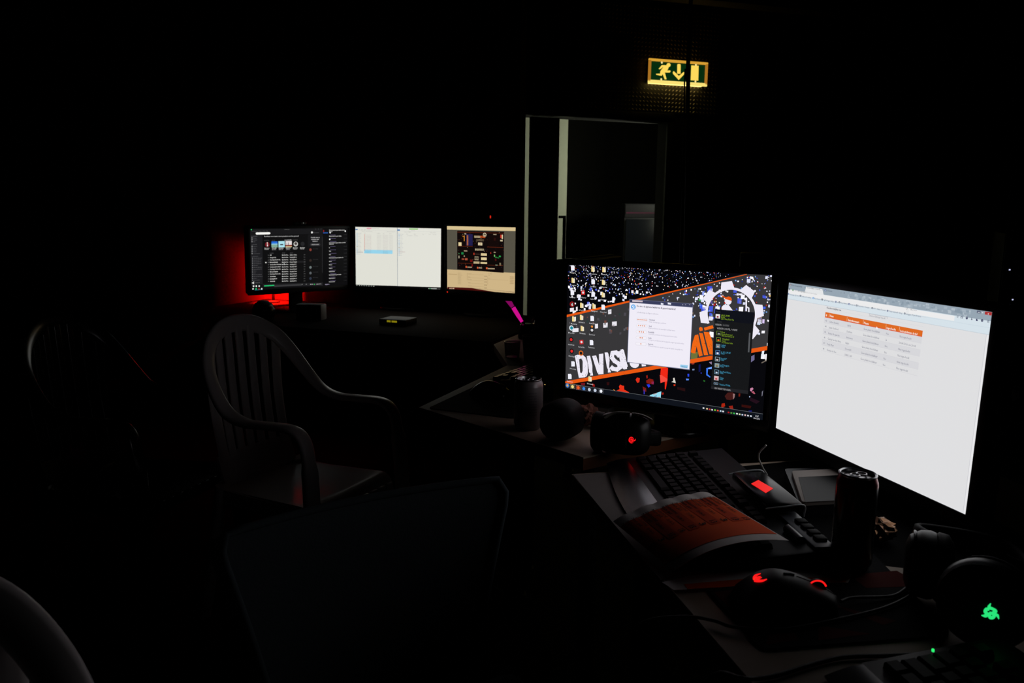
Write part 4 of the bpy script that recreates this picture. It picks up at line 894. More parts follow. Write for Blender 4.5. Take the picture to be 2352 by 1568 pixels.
monitor('widescreen monitor showing an orange and black gaming wallpaper with a white call window', POSE['A'], 0.474, 0.296, 0.0135, 0.026, SA, 1.0, 'lit desktop with orange bands, gear emblem and white call rating window', gloss=M_gloss, foot=(0.20, 0.15))
monitor('large bright monitor showing a white web page with an orange table header', POSE['B'], 0.474, 0.296, 0.0135, 0.024, SB, 1.0, 'lit white browser page with a table of six rows', gloss=M_black, foot=(0.19, 0.15))
monitor('monitor with a black music player and chat list, lit red from behind', POSE['L'], 0.509, 0.286, 0.015, 0.024, SL, 1.0, 'lit dark music player window', foot=(0.26, 0.2))
monitor('monitor showing two white file windows side by side on the long table', POSE['M'], 0.474, 0.296, 0.013, 0.028, SM, 1.0, 'lit white file lists', foot=(0.24, 0.2))
monitor('squarish monitor with a yellowish streaming program around a black poster picture', POSE['R'], 0.376, 0.301, 0.014, 0.03, SR, 1.0, 'lit tan program window with dark picture', led=(-0.186, -0.166, (230, 40, 20), 0.006, 0.9), foot=(0.22, 0.2))

# ------------------------------------------------------------------ white resin armchairs
def resin_chair(label, loc, rotz, mat, size=(0.93, 0.80, 0.985)):
    r = thing('plastic_chair', label, 'chair', loc, rotz); r.scale = size
    half = [(0.262, 0.262, 0.0), (0.250, 0.256, 0.20), (0.238, 0.248, 0.42), (0.226, 0.242, 0.57), (0.205, 0.240, 0.635), (0.155, 0.240, 0.658), (0.06, 0.241, 0.655), (-0.03, 0.242, 0.652), (-0.105, 0.240, 0.672), (-0.165, 0.230, 0.725), (-0.215, 0.207, 0.79), (-0.25, 0.160, 0.85), (-0.275, 0.085, 0.888), (-0.283, 0.0, 0.900)]
    full = half + [(x, -y, z) for x, y, z in half[-2::-1]]
    pts = smooth_path(full, 5)
    wd, ww, tt = [], [], []
    cen = Vector((-0.2, 0, 0.70))
    for p in pts:
        if p.z < 0.55: wd.append(Vector((0.3, 1, 0))); ww.append(0.052); tt.append(0.034)
        else:
            k = min(1, max(0, (p.x+0.02)/-0.16)) if p.x < 0 else 0
            rad = Vector((0, p.y, p.z-cen.z)); rad = rad.normalized() if rad.length > 1e-6 else Vector((0, 0, 1))
            wd.append(Vector((0, 1 if p.y >= 0 else -1, 0)).lerp(rad, k)); ww.append(0.056); tt.append(0.020)
    # keep section orientation continuous
    for i in range(1, len(wd)):
        if wd[i].dot(wd[i-1]) < 0 and wd[i].length: wd[i] = -wd[i]
    b = MB(); b.band(pts, wd, ww, tt, 12); obj('arm_and_back_hoop', b, mat, r, smooth=1.2)
    # seat with rolled front lip
    def seat(u, v):
        x = -0.205+0.43*u; y = (v-0.5)*(0.40+0.05*u)
        z = 0.415+0.020*u-0.012*math.cos((v-0.5)*PI)*(1-abs(2*u-1)**2)
        if u > 0.88: z -= 0.035*((u-0.88)/0.12)**2; x -= 0.012*((u-0.88)/0.12)**2
        return (x, y, z)
    b = MB(); b.grid(seat, 22, 12, 0.008); obj('seat', b, mat, r, smooth=0.9)
    # notched front lip under the seat edge
    b = MB()
    for i in range(9):
        y = -0.19+0.0475*i; b.box((0.222, y, 0.392), (0.012, 0.040, 0.034), 0.004)
    obj('front_lip', b, mat, r)
    b = MB()
    for s in (-1, 1): b.box((0.0, s*0.212, 0.395), (0.40, 0.010, 0.05), 0.003)
    b.box((-0.205, 0, 0.40), (0.010, 0.40, 0.07), 0.003)
    obj('apron', b, mat, r)
    # lower back panel and slats
    def backp(u, v):
        y = (v-0.5)*0.37; z = 0.42+0.085*u
        return (-0.196-0.03*u-0.02*(1-(2*v-1)**2), y, z)
    b = MB(); b.grid(backp, 4, 10, 0.008); obj('back_panel', b, mat, r, smooth=0.9)
    for i in range(7):
        t = (i-3)/3.0; y0 = t*0.155; y1 = t*0.165
        zt = 0.893-0.05*abs(t)**2.4
        p = [Vector((-0.216-0.02*(1-t*t), y0, 0.49)), Vector((-0.245-0.015*(1-t*t), (y0+y1)/2, 0.66)), Vector((-0.254-0.024*(1-t*t), y1, zt))]
        q = smooth_path(p, 6); b = MB()
        b.band(q, [Vector((0, 1, 0))]*len(q), [0.036 if abs(t) < 0.9 else 0.046]*len(q), 0.010, 10)
        obj('slat', b, mat, r, smooth=1.2)
    for s in (-1, 1):
        q = smooth_path([(-0.185, s*0.20, 0.43), (-0.215, s*0.225, 0.22), (-0.255, s*0.25, 0.0)], 6); b = MB()
        b.band(q, [Vector((0.3, s, 0))]*len(q), [0.07, 0.07]+[0.055]*(len(q)-2), 0.034, 10)
        obj('rear_leg', b, mat, r, smooth=1.2)
    return r
resin_chair('white plastic armchair with slatted back in front of the long table', (-0.632, 2.272, 0), math.radians(-29), M_chair)
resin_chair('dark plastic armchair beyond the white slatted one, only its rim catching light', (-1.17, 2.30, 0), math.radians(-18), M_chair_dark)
resin_chair('pale plastic armchair close to the charcoal cloth chair, only its top rim showing', (-0.46, 0.46, 0), math.radians(310), M_chair)

# ------------------------------------------------------------------ charcoal swivel chair
fr = Vector((0.534, -0.846, 0)); wdv = Vector((0.846, 0.534, 0))
bc = P(1150, 1104, 0.80)-wdv*0.225
sroot = Vector((bc.x, bc.y, 0))+fr*0.25
r = thing('office_chair', 'dark charcoal cloth swivel chair with a broad tapering backrest', 'chair', sroot, math.atan2(fr.y, fr.x))
# local: x forward, y left (= -wdv)
def backf(u, v):
    z = 0.50+0.31*u; wdt = 0.31+0.14*u**1.2
    if u > 0.9: wdt -= 0.03*((u-0.9)/0.1)**2
    y = (v-0.5)*wdt
    x = -0.25+0.012*(1-u)+0.028*(2*v-1)**2
    if u > 0.9: x -= 0.012*((u-0.9)/0.1)**2
    return (x, y, z)
b = MB(); b.grid(backf, 20, 22, 0.045); obj('backrest', b, M_cloth, r, smooth=1.0)
pp = [Vector(backf(i/16, 0)) for i in range(17)]+[Vector(backf(1, j/16)) for j in range(1, 17)]+[Vector(backf(1-i/16, 1)) for i in range(1, 17)]
b = MB(); b.tube(pp, 0.006, 8); obj('piping', b, M_cloth, r, smooth=1.0)
b = MB(); b.box((0.02, 0, 0.46), (0.46, 0.46, 0.075), 0.03, seg=4); obj('seat', b, M_cloth, r, smooth=1.0)
b = MB(); b.tube(smooth_path([(0.0, 0, 0.40), (-0.20, 0, 0.41), (-0.275, 0, 0.46), (-0.285, 0, 0.60)], 6), 0.018, 10); b.box((0.0, 0, 0.405), (0.2, 0.2, 0.03), 0.006); obj('back_bracket', b, M_black, r)
b = MB(); b.tube([(0, 0, 0.10), (0, 0, 0.40)], 0.027, 16); obj('gas_column', b, M_black_metal, r)
for k in range(5):
    a = 2*PI*k/5+0.4; c, s = math.cos(a), math.sin(a)
    b = MB(); b.band([Vector((0.02*c, 0.02*s, 0.11)), Vector((0.15*c, 0.15*s, 0.095)), Vector((0.28*c, 0.28*s, 0.07))], [Vector((-s, c, 0))]*3, [0.06, 0.05, 0.035], 0.03, 10)
    leg = obj('base_arm', b, M_black, r, smooth=1.0)
    b = MB(); b.lathe([(0, -0.022), (0.025, -0.022), (0.028, -0.015), (0.028, 0.015), (0.025, 0.022), (0, 0.022)], 18, M=Matrix.Translation((0.28*c, 0.28*s, 0.028)) @ rot2(a) @ Matrix.Rotation(PI/2, 4, 'X'))
    obj('caster', b, M_black, leg)

# ------------------------------------------------------------------ exit sign and the doorway
SY = -0.075
def sg(x, y, dy=0.0):
    """crop pixel of the sign -> local wall coordinates at the sign face"""
    u, v = 1470+x*180/1882, 110+y*180/1882
    d = Vector(RB @ np.array([(u-1176)/F_PX, (v-784)/F_PX, 1.0])); n = MD.to_3x3() @ Vector((0, 1, 0)); o = Vector((0, 0, CAM_H))
    pl = MD @ Vector((0, SY, 0)); t = (pl-o).dot(n)/d.dot(n); q = MD.inverted() @ (o+d*t)
    return (q.x, q.z)
a0, a1, a2, a3 = sg(205, 252), sg(1632, 345), sg(1605, 928), sg(192, 842)
x0, x1 = (a0[0]+a3[0])/2, (a1[0]+a2[0])/2; z1 = (a0[1]+a1[1])/2; z0 = (a2[1]+a3[1])/2
scx, scz = (x0+x1)/2, (z0+z1)/2
rs = thing('exit_sign', 'lit emergency exit sign with running figure and down arrow above the doorway', 'sign', MD @ Vector((scx, 0, scz)), ang_d)
def sl(p, y=SY): return (p[0]-scx, y, p[1]-scz)
sw, sh = x1-x0, z1-z0; fw = 0.024
b = MB(); b.box((0, SY/2-0.002, 0), (sw-0.02, -SY-0.014, sh-0.02), 0.006); obj('housing', b, pm('sign_housing', (150, 140, 120), 0.5), rs)
E_frame = em('sign_frame_glow', (214, 158, 52), 1.0); E_low = em('sign_lower_glow', (252, 226, 120), 1.0)
def ring_frame(zA, zB, mat, nm):
    b = MB(); b.box((0, SY, (zA+zB)/2), (sw, 0.016, zB-zA), 0.005); return obj(nm, b, mat, rs)
ring_frame(sh/2-fw*0.85, sh/2, E_frame, 'frame_rail'); ring_frame(-sh/2, -sh/2+fw*1.15, E_low, 'frame_rail')
for s in (-1, 1):
    b = MB(); b.box((s*(sw/2-fw*0.5), SY, 0), (fw, 0.016, sh-0.02), 0.005); obj('frame_stile', b, em('sign_side_glow', (170, 112, 34), 1.0), rs)
b = MB(); b.box((0, SY+0.004, 0), (sw-2*fw+0.004, 0.004, sh-2*fw+0.006)); obj('green_panel', b, em('sign_green', (4, 44, 14), 1.0), rs, smooth=0)
b = MB(); b.box((0, SY*0.5, -sh/2+0.006), (sw-0.06, -SY*0.55, 0.004)); obj('downlight_window', b, em('sign_downlight', (252, 214, 120), 2.5), rs, smooth=0)
E_pic = em('sign_pictogram', (255, 218, 92), 1.0)
def pict(nm, polys, dz=0.002):
    b = MB()
    for pl in polys:
        q = [sl(sg(*p)) for p in pl]
        b.prism([(p[0], p[2]) for p in q], 0, 0.0012, M=Matrix(((1, 0, 0, 0), (0, 0, -1, SY+dz), (0, 1, 0, 0), (0, 0, 0, 1))))
    return obj(nm, b, E_pic, rs, smooth=0)
hd = [(688+48*math.cos(2*PI*i/16), 410+48*math.sin(2*PI*i/16)) for i in range(16)]
pict('running_figure', [hd, [(540, 412), (640, 415), (690, 465), (670, 520), (620, 580), (590, 600), (540, 640), (488, 610), (490, 560), (560, 460)], [(525, 412), (575, 420), (560, 455), (480, 515), (450, 500)],
                        [(615, 545), (730, 538), (735, 570), (715, 592), (590, 590)], [(490, 590), (560, 610), (520, 668), (395, 645), (385, 622), (485, 618)], [(545, 625), (600, 600), (640, 750), (595, 755)]])
pict('down_arrow', [[(898, 400), (912, 386), (965, 388), (978, 402), (976, 620), (895, 618)], [(932, 770), (795, 620), (790, 580), (812, 556), (935, 672), (1050, 575), (1068, 590), (1062, 632)]])
pict('door_block', [[(1235, 418), (1410, 430), (1400, 785), (1218, 775)]])
for x, y in ((526, 352), (512, 752), (1345, 408), (1333, 806)):
    c = sl(sg(x, y)); b = MB(); b.lathe([(0, 0.006), (0.006, 0.005), (0.009, 0.0)], 12, M=Matrix.Translation((c[0], SY+0.001, c[2])) @ Matrix.Rotation(PI/2, 4, 'X'))
    obj('screw', b, em('screw_glow', (250, 228, 150), 1.0, False), rs)
# power cables hanging from the ceiling ahead of the sign
def hang(label, uvs, dist, rad, top=CEIL, group=None, mat=M_cable, bottom=None):
    pts = [D(u, v, dist) for u, v in uvs]; t = Vector((pts[0].x, pts[0].y, top))
    pp = smooth_path([t]+pts+([Vector(bottom)] if bottom else []), 8)
    b = MB(); b.tube([p-pts[0] for p in pp], rad, 8); o = obj('hanging_cable', b, mat, None, smooth=1.2); o.location = pts[0]
    return tag(o, label, 'cable', group)
hang('thick black power cable hanging from the ceiling across the exit sign', [(1586, 20), (1581, 170), (1578, 420)], 2.25, 0.0056, bottom=(0.50, 2.22, TABLE+0.006))
hang('thin black lead hanging from the ceiling beside the thick power cable', [(1586, 60), (1573, 170), (1568, 420)], 2.27, 0.0019, bottom=(0.485, 2.25, TABLE+0.002))
hang('slim cable hanging down the black partition, tinted by the red lamp', [(1018, 20), (1013, 120), (1006, 240), (1003, 380), (1005, 470)], 4.16, 0.006, mat=pm('grey_cable', (120, 110, 110), 0.6), bottom=(-0.40, 4.10, TABLE+0.0))
hang('second slim cable hanging close to the partition cable', [(1019, 20), (1014, 240), (1013, 330), (1010, 470)], 4.13, 0.004, mat=pm('grey_cable', (120, 110, 110), 0.6), bottom=(-0.36, 4.06, TABLE+0.0))
# corridor: wall lamp out of sight that lights the pale wall, notice, display fridge
lp = MD @ Vector((xr+0.75, 0.165, 1.62))
r = thing('wall_lamp', 'hooded bulkhead lamp on the corridor side of the doorway wall', 'lamp', lp, ang_d)
b = MB(); b.box((0, 0.03, 0), (0.12, 0.06, 0.26), 0.01); b.box((0.03, 0.17, 0.0), (0.02, 0.24, 0.24), 0.006); obj('housing', b, M_black_metal, r)
b = MB(); b.box((0.012, 0.17, 0), (0.012, 0.20, 0.20), 0.004); obj('diffuser', b, em('lamp_diffuser', (236, 240, 214), 240.0), r)
n0 = MD.inverted() @ D(1209, 466, 7.85)
b = MB(); b.box((0, 0, 0), (0.06, 0.002, 0.15)); o = obj('notice', b, pm('notice_paper', (200, 204, 220), 0.8), None, smooth=0)
o.location = MD @ Vector((n0.x, 0.897, n0.z)); o.rotation_euler = (0, 0, ang_d); tag(o, 'small white paper notice fixed to the pale corridor wall', 'notice')
fx = MD.inverted() @ D(1487, 500, 8.6)
r = thing('display_fridge', 'pale glass fronted fridge standing in the corridor', 'fridge', MD @ Vector((fx.x, fx.y, 0)), ang_d-0.35)
b = MB(); b.box((0, 0.30, 0.68), (0.50, 0.52, 1.36), 0.01); obj('cabinet', b, pm('fridge_grey', (46, 47, 52), 0.5), r)
b = MB(); b.box((0, 0.03, 0.62), (0.46, 0.03, 1.14), 0.006); dr = obj('glass_door', b, pm('fridge_glass', (30, 33, 40), 0.3, spec=0.2), r)
b = MB(); b.box((0.19, 0.0, 0.62), (0.02, 0.025, 0.5), 0.005); obj('handle', b, M_black_metal, dr)
b = MB(); b.box((-0.05, 0.012, 0.55), (0.1, 0.004, 0.2)); obj('price_label', b, pm('label_cream', (52, 50, 40), 0.7), dr, smooth=0)
b = MB(); b.box((0, 0.034, 1.28), (0.48, 0.012, 0.14), 0.003); hp = obj('top_panel', b, pm('fridge_panel', (52, 50, 56), 0.5), r)
b = MB(); b.box((0, 0.026, 1.26), (0.46, 0.004, 0.012), M=Matrix.Rotation(0, 4, 'Y')); obj('pink_stripe', b, pm('pink_print', (110, 14, 70), 0.5), hp, smooth=0)

# ------------------------------------------------------------------ keyboards
def key_mesh(nm):
    b = MB(); h = 0.0085
    lo = [(-0.5, -0.5), (0.5, -0.5), (0.5, 0.5), (-0.5, 0.5)]
    b.rings([[(x*0.0168, y*0.0168, 0) for x, y in lo], [(x*0.0150, y*0.0150, h*0.8) for x, y in lo], [(x*0.0128, y*0.0128, h) for x, y in lo]])
    me = bpy.data.meshes.new(nm); b.bm.to_mesh(me); b.bm.free(); return me
KEYM = {}
def keyboard(label, loc, rotz, w, d, body, keymat, palm=0.0, tenkey=True, zslope=0.012, wheel=False, strip=None, ledcol=None):
    r = thing('keyboard', label, 'keyboard', loc, rotz)
    hf, hb = 0.012, 0.012+zslope
    def top(y): return hf+(hb-hf)*(y+d/2)/d
    b = MB(); prof = [(-d/2, 0), (-d/2, hf), (d/2, hb), (d/2, 0)]
    b.prism([(y, z) for y, z in prof], -w/2, w/2, M=Matrix(((0, 0, 1, 0), (1, 0, 0, 0), (0, 1, 0, 0), (0, 0, 0, 1))), bevel=0.004)
    obj('body', b, body, r)
    if palm:
        def pf(u, v):
            a = -d/2-palm*(1-u)-0.018*math.cos((v-0.5)*PI)*(1-u)+0.006*(1-u)
            return ((v-0.5)*(w-0.01), a, 0.003+(hf-0.003)*math.sin(u*PI/2))
        b = MB(); b.grid(pf, 8, 16, 0.003); obj('palm_rest', b, pm('satin_palm_rest', (30, 31, 36), 0.24, spec=0.5), r, smooth=1.0)
    if strip:
        b = MB(); b.box((w*0.30, d/2-0.016, top(d/2-0.016)+0.001), (w*0.38, 0.030, 0.004), 0.0015, M=Matrix.Identity(4)); obj('side_strip', b, strip, r)
    kn = keymat.name
    if kn not in KEYM: KEYM[kn] = key_mesh('key_'+kn); KEYM[kn].materials.append(keymat)
    U = 0.019; ky = -d/2+0.014+U/2
    rows = [[1.25, 1.25, 1.25, 6.25, 1.25, 1.25, 1.25, 1.25], [2.25]+[1]*10+[2.75], [1.75]+[1]*11+[2.25], [1.5]+[1]*12+[1.5], [1]*13+[2], None]
    x0k = -w/2+0.014 if not tenkey else -w/2+(w-(15+3.3+4.3)*U)/2
    sc = min(1.0, (w-0.02)/((15+3.3+(4.3 if tenkey else 0.0))*U))
    if not tenkey: x0k = -w/2+0.01
    tl = math.atan2(hb-hf, d)
    def put(x, y, wu):
        o = bpy.data.objects.new('key', KEYM[kn]); COL.objects.link(o); o.parent = r
        o.location = (x, y, top(y)-0.0005); o.scale = ((wu*U*sc-0.002)/0.0168, 1.0, 1.0); o.rotation_euler = (tl, 0, 0)
    for j in range(6):
        y = ky+U*j+(0.006 if j == 5 else 0)
        if j < 5:
            x = x0k
            for wu in rows[j]: put(x+wu*U*sc/2, y, wu); x += wu*U*sc
        else:
            for k in range(13): put(x0k+(k+0.5+(0 if k == 0 else 0.7+0.45*((k-1)//4)))*U*sc, y, 1)
        nx = x0k+15.25*U*sc
        if j in (3, 4, 5) or j == 0:
            for k in range(3): put(nx+(k+0.5)*U*sc, y, 1)
        elif j == 1: put(nx+1.5*U*sc, y, 1)
        if tenkey and j < 5:
            tx = nx+3.3*U*sc
            if j == 0: put(tx+1.0*U*sc, y, 2); put(tx+2.5*U*sc, y, 1)
            else:
                for k in range(4): put(tx+(k+0.5)*U*sc, y, 1)
    return r
K1 = (0.338, 1.232); A1r = math.radians(-85.5)
kb1 = keyboard('large grey gaming keyboard with a small red lit display, partly under orange sheets', (*K1, TABLE+0.001), A1r, 0.47, 0.19, pm('keyboard_grey', (34, 35, 39), 0.5, spec=0.25), pm('key_black', (9, 9, 10), 0.65, spec=0.12), palm=0.045, zslope=0.018, strip=pm('strip_grey', (104, 106, 114), 0.4))
MK = Matrix.Translation((*K1, TABLE+0.001)) @ rot2(A1r); MKi = MK.inverted()
# flip-up display unit
lc = [MKi @ P(u, v, 0.803) for u, v in ((1725.5, 1109), (1759, 1130), (1775.4, 1120), (1741.8, 1100.6))]
cc = sum(lc, Vector())/4
def ex(p, k): return cc+(p-cc)*k
nrm = (lc[1]-lc[0]).cross(lc[3]-lc[0]).normalized()
b = MB(); xs = [p.x for p in lc]; ys = [p.y for p in lc]
b.box((cc.x, cc.y+0.006, cc.z-0.009), (0.150, 0.058, 0.015), 0.005); b.box((cc.x, cc.y+0.02, cc.z-0.022), (0.12, 0.03, 0.022), 0.004)
lu = obj('display_unit', b, pm('display_unit_black', (9, 9, 10), 0.2, spec=0.15), kb1)
b = MB(); b.prism([(p.x, p.y) for p in lc], cc.z-0.0014, cc.z-0.0008); obj('lit_display', b, em('lcd_red', (238, 18, 14), 1.0), lu, smooth=0)
for s in (-1, 1):
    b = MB(); b.tube(smooth_path([(cc.x+s*0.079, cc.y-0.026, cc.z-0.008), (cc.x+s*0.082, cc.y+0.0, cc.z-0.004), (cc.x+s*0.080, cc.y+0.033, cc.z-0.003), (cc.x+s*0.078, cc.y+0.035, cc.z-0.022)], 6), 0.0014, 6)
    obj('clear_rim', b, pm('clear_edge', (190, 196, 200), 0.15, spec=0.6), lu, smooth=1.2)
for k in range(4):
    b = MB(); b.box((0.146+0.020*k, 0.083, 0.0335), (0.015, 0.016, 0.006), 0.002); obj('media_key', b, pm('key_black', (18, 18, 20)), kb1)
b = MB(); b.lathe([(0, -0.022), (0.007, -0.022), (0.007, 0.022), (0, 0.022)], 16, M=Matrix.Translation((0.185, 0.055, 0.030)) @ Matrix.Rotation(PI/2, 4, 'Y')); obj('volume_roller', b, M_gloss, kb1)
b = MB(); b.box((0.06, 0.083, 0.0335), (0.024, 0.012, 0.005), 0.002); obj('mode_key', b, pm('key_black', (18, 18, 20)), kb1)

kp = P(1850, 1514)
ang2 = math.radians(-80); ex2 = Vector((math.cos(ang2), math.sin(ang2))); ey2 = Vector((-ex2.y, ex2.x))
c2 = Vector((kp.x, kp.y))+ex2*0.262+ey2*0.126
kb2 = keyboard('dark gaming keyboard with a broad palm rest and a tiny green light', (c2.x, c2.y, TABLE+0.001), ang2, 0.46, 0.165, pm('keyboard_charcoal', (26, 27, 30), 0.5, spec=0.25), pm('key_dark_grey', (17, 18, 20), 0.6, spec=0.15), palm=0.05, zslope=0.016)
MK2 = Matrix.Translation((c2.x, c2.y, TABLE+0.001)) @ rot2(ang2)
gl = MK2.inverted() @ P(2143, 1493, 0.781)
b = MB(); b.box((gl.x, gl.y, 0.030), (0.0022, 0.0018, 0.003)); obj('green_light', b, em('led_green', (40, 235, 110), 1.2), kb2, smooth=0)
kb3 = keyboard('black keyboard with faintly shining keys behind the drink can, near the dark cup', (0.075, 2.275, TABLE+0.0035), math.radians(241), 0.37, 0.135, pm('keyboard_black', (16, 16, 17), 0.3, spec=0.5), pm('key_gloss', (6, 6, 7), 0.22, spec=0.5), tenkey=False, zslope=0.016)

# ------------------------------------------------------------------ mats, sheets
def flat(name, label, cat, px, z, th, mat, bevel=0.0):
    pts = [P(u, v, z) for u, v in px]; c = sum(pts, Vector())/len(pts)
    b = MB(); b.prism([(p.x-c.x, p.y-c.y) for p in pts], 0, th, bevel=bevel)
    o = obj(name, b, mat, None, smooth=0.5); o.location = (c.x, c.y, z); return tag(o, label, cat), c
def rounded(px, z, rad=0.012, n=4):
    pts = [P(u, v, z) for u, v in px]; out = []
    for i, p in enumerate(pts):
        a = (pts[i-1]-p); c = (pts[(i+1) % len(pts)]-p); a.normalize(); c.normalize()
        for k in range(n+1):
            t = k/n; out.append(p+a*rad*(1-t)**2+c*rad*t**2)
    return out
def rflat(name, label, cat, px, z, th, mat, rad=0.012):
    pts = rounded(px, z, rad); c = sum(pts, Vector())/len(pts)
    b = MB(); b.prism([(p.x-c.x, p.y-c.y) for p in pts], 0, th)
    o = obj(name, b, mat, None, smooth=0.5); o.location = (c.x, c.y, z); return tag(o, label, cat), c
M_mat = pm('mouse_mat_cloth', (14, 15, 17), 0.9, spec=0.1, scale=400, bump=0.2)
mat1, mc = rflat('mouse_mat', 'black cloth mouse mat with dark red marks under the lit mouse', 'mouse mat', [(1618, 1349), (1748, 1496), (2190, 1462), (1992, 1262)], TABLE+0.0003, 0.003, M_mat, 0.016)
for i, pl in enumerate([[(1950, 1320), (2060, 1310), (2120, 1345), (1990, 1350)], [(1990, 1225), (2052, 1300), (2062, 1320), (1972, 1300)], [(1770, 1420), (1815, 1432), (1835, 1468), (1760, 1480)], [(1880, 1435), (2000, 1455), (1880, 1470)], [(1890, 1380), (1960, 1400), (2060, 1425), (2030, 1435)], [(1640, 1360), (1690, 1352), (1740, 1400), (1700, 1420)]]):
    if i == 1: continue
    b = MB(); b.poly([P(u, v, TABLE+0.0036)-Vector((mc.x, mc.y, TABLE+0.0003)) for u, v in pl]); obj('red_print', b, pm('mat_red_print', (84, 18, 14), 0.9, spec=0.1), mat1, smooth=0)
rflat('mouse_mat', 'large plain black mat at the table corner under the can and keyboard', 'mouse mat', [(984, 939), (1127, 872), (1258, 900), (1180, 962)], TABLE+0.0003, 0.003, M_mat, 0.012)
M_paper = pm('white_paper', (232, 224, 222), 0.85, spec=0.1, scale=30, var=0.12, bump=0.15)
M_orange = pm('orange_print', (246, 86, 20), 0.8, spec=0.1, scale=25, var=0.12)
ws, wc = flat('paper_sheet', 'creased grey-white sheet lying under the grey keyboard along the table edge', 'paper', [(1316, 1090), (1450, 1083), (1600, 1288), (1860, 1268), (1700, 1302), (1580, 1320), (1517, 1332)], TABLE+0.0002, 0.0004, pm('grey_paper', (158, 150, 148), 0.85, spec=0.05, scale=30, var=0.15, bump=0.2))
os_, oc = flat('paper_sheet', 'white sheet with an orange strip half under the lit mouse', 'paper', [(1520, 1337), (1600, 1319), (1765, 1309), (1962, 1310), (1948, 1338), (1745, 1344), (1548, 1355)], TABLE+0.0036, 0.0004, M_paper)
b = MB(); b.poly([P(u, v, TABLE+0.0044)-Vector((oc.x, oc.y, TABLE+0.0036)) for u, v in ((1570, 1341), (1745, 1326), (1945, 1326), (1942, 1336), (1742, 1343), (1580, 1352))]); obj('orange_strip', b, M_orange, os_, smooth=0)
# stack of orange list sheets draped over the keyboard
COLS = [(0.0, P(1408, 1197, 0.761), P(1547, 1311, 0.760)), (0.42, P(1505, 1155, 0.784), P(1648, 1258, 0.793)), (1.0, P(1628, 1131, 0.790), P(1812, 1241, 0.790))]
org = Vector((sum(c[1].x+c[2].x for c in COLS)/6, sum(c[1].y+c[2].y for c in COLS)/6, TABLE))
def sheet(u, v, dz=0.0):
    """three support lines across the sheet: table side, ridge, key side"""
    (a, p0, q0_), (m_, p1, q1_), (c_, p2, q2_) = COLS
    l0 = (u-m_)*(u-c_)/((a-m_)*(a-c_)); l1 = (u-a)*(u-c_)/((m_-a)*(m_-c_)); l2 = (u-a)*(u-m_)/((c_-a)*(c_-m_))
    p = (p0*l0+p1*l1+p2*l2)*(1-v)+(q0_*l0+q1_*l1+q2_*l2)*v
    return Vector((p.x, p.y, p.z+0.0022*abs(math.sin(PI*u*5.0))*(1-v)**2+dz))-org
lr = thing('list_sheets', 'curled stack of orange printed lists with handwritten numbers lying on the keyboard', 'papers', org)
def sheet_clamp(u, v, dz):
    return sheet(min(1, max(0, u)), min(1, max(0, v)), dz)
b = MB(); b.grid(lambda u, v: sheet(u, v), 30, 16, 0.0006); obj('top_sheet', b, M_paper, lr, smooth=1.0)
b = MB(); b.grid(lambda u, v: sheet(u*0.985, 0.13+v*0.76, 0.0005), 30, 14); obj('orange_field', b, M_orange, lr, smooth=1.0)
M_row = pm('orange_row_dark', (222, 66, 14), 0.8, spec=0.1); M_ink = pm('ink', (30, 14, 12), 0.8, spec=0.1)
for i in range(10):
    if i % 2 == 0:
        b = MB(); b.grid(lambda u, v: sheet(i/10*0.98+u*0.098, 0.14+v*0.50, 0.0009), 4, 8); obj('table_row', b, M_row, lr, smooth=1.0)
def sheet_text(s, u0, v0, v1, hu, nm):
    vs, fs, _ = text_mesh(s, True, 1); b = MB()
    vv = [b.bm.verts.new(sheet_clamp(u0+hu*(y-0.5)*1.0, v0+(v1-v0)*x, 0.0013)) for x, y in vs]
    for f in fs:
        try: b.bm.faces.new([vv[k] for k in f])
        except ValueError: pass
    return obj(nm, b, M_ink, lr, smooth=0)
for i in range(10):
    u = (i+0.5)/10*0.98
    sheet_text('Stoelnummer', u+0.022, 0.12, 0.33, 0.030, 'printed_line'); sheet_text('Naam gast', u-0.018, 0.12, 0.30, 0.030, 'printed_line'); sheet_text('30-04-16', u, 0.36, 0.47, 0.03, 'printed_line')
    sheet_text(('5', '3', '15', '18', '15', '3', '13', '3', '13', '13')[i], u, 0.575, 0.625, 0.055, 'handwritten_number')

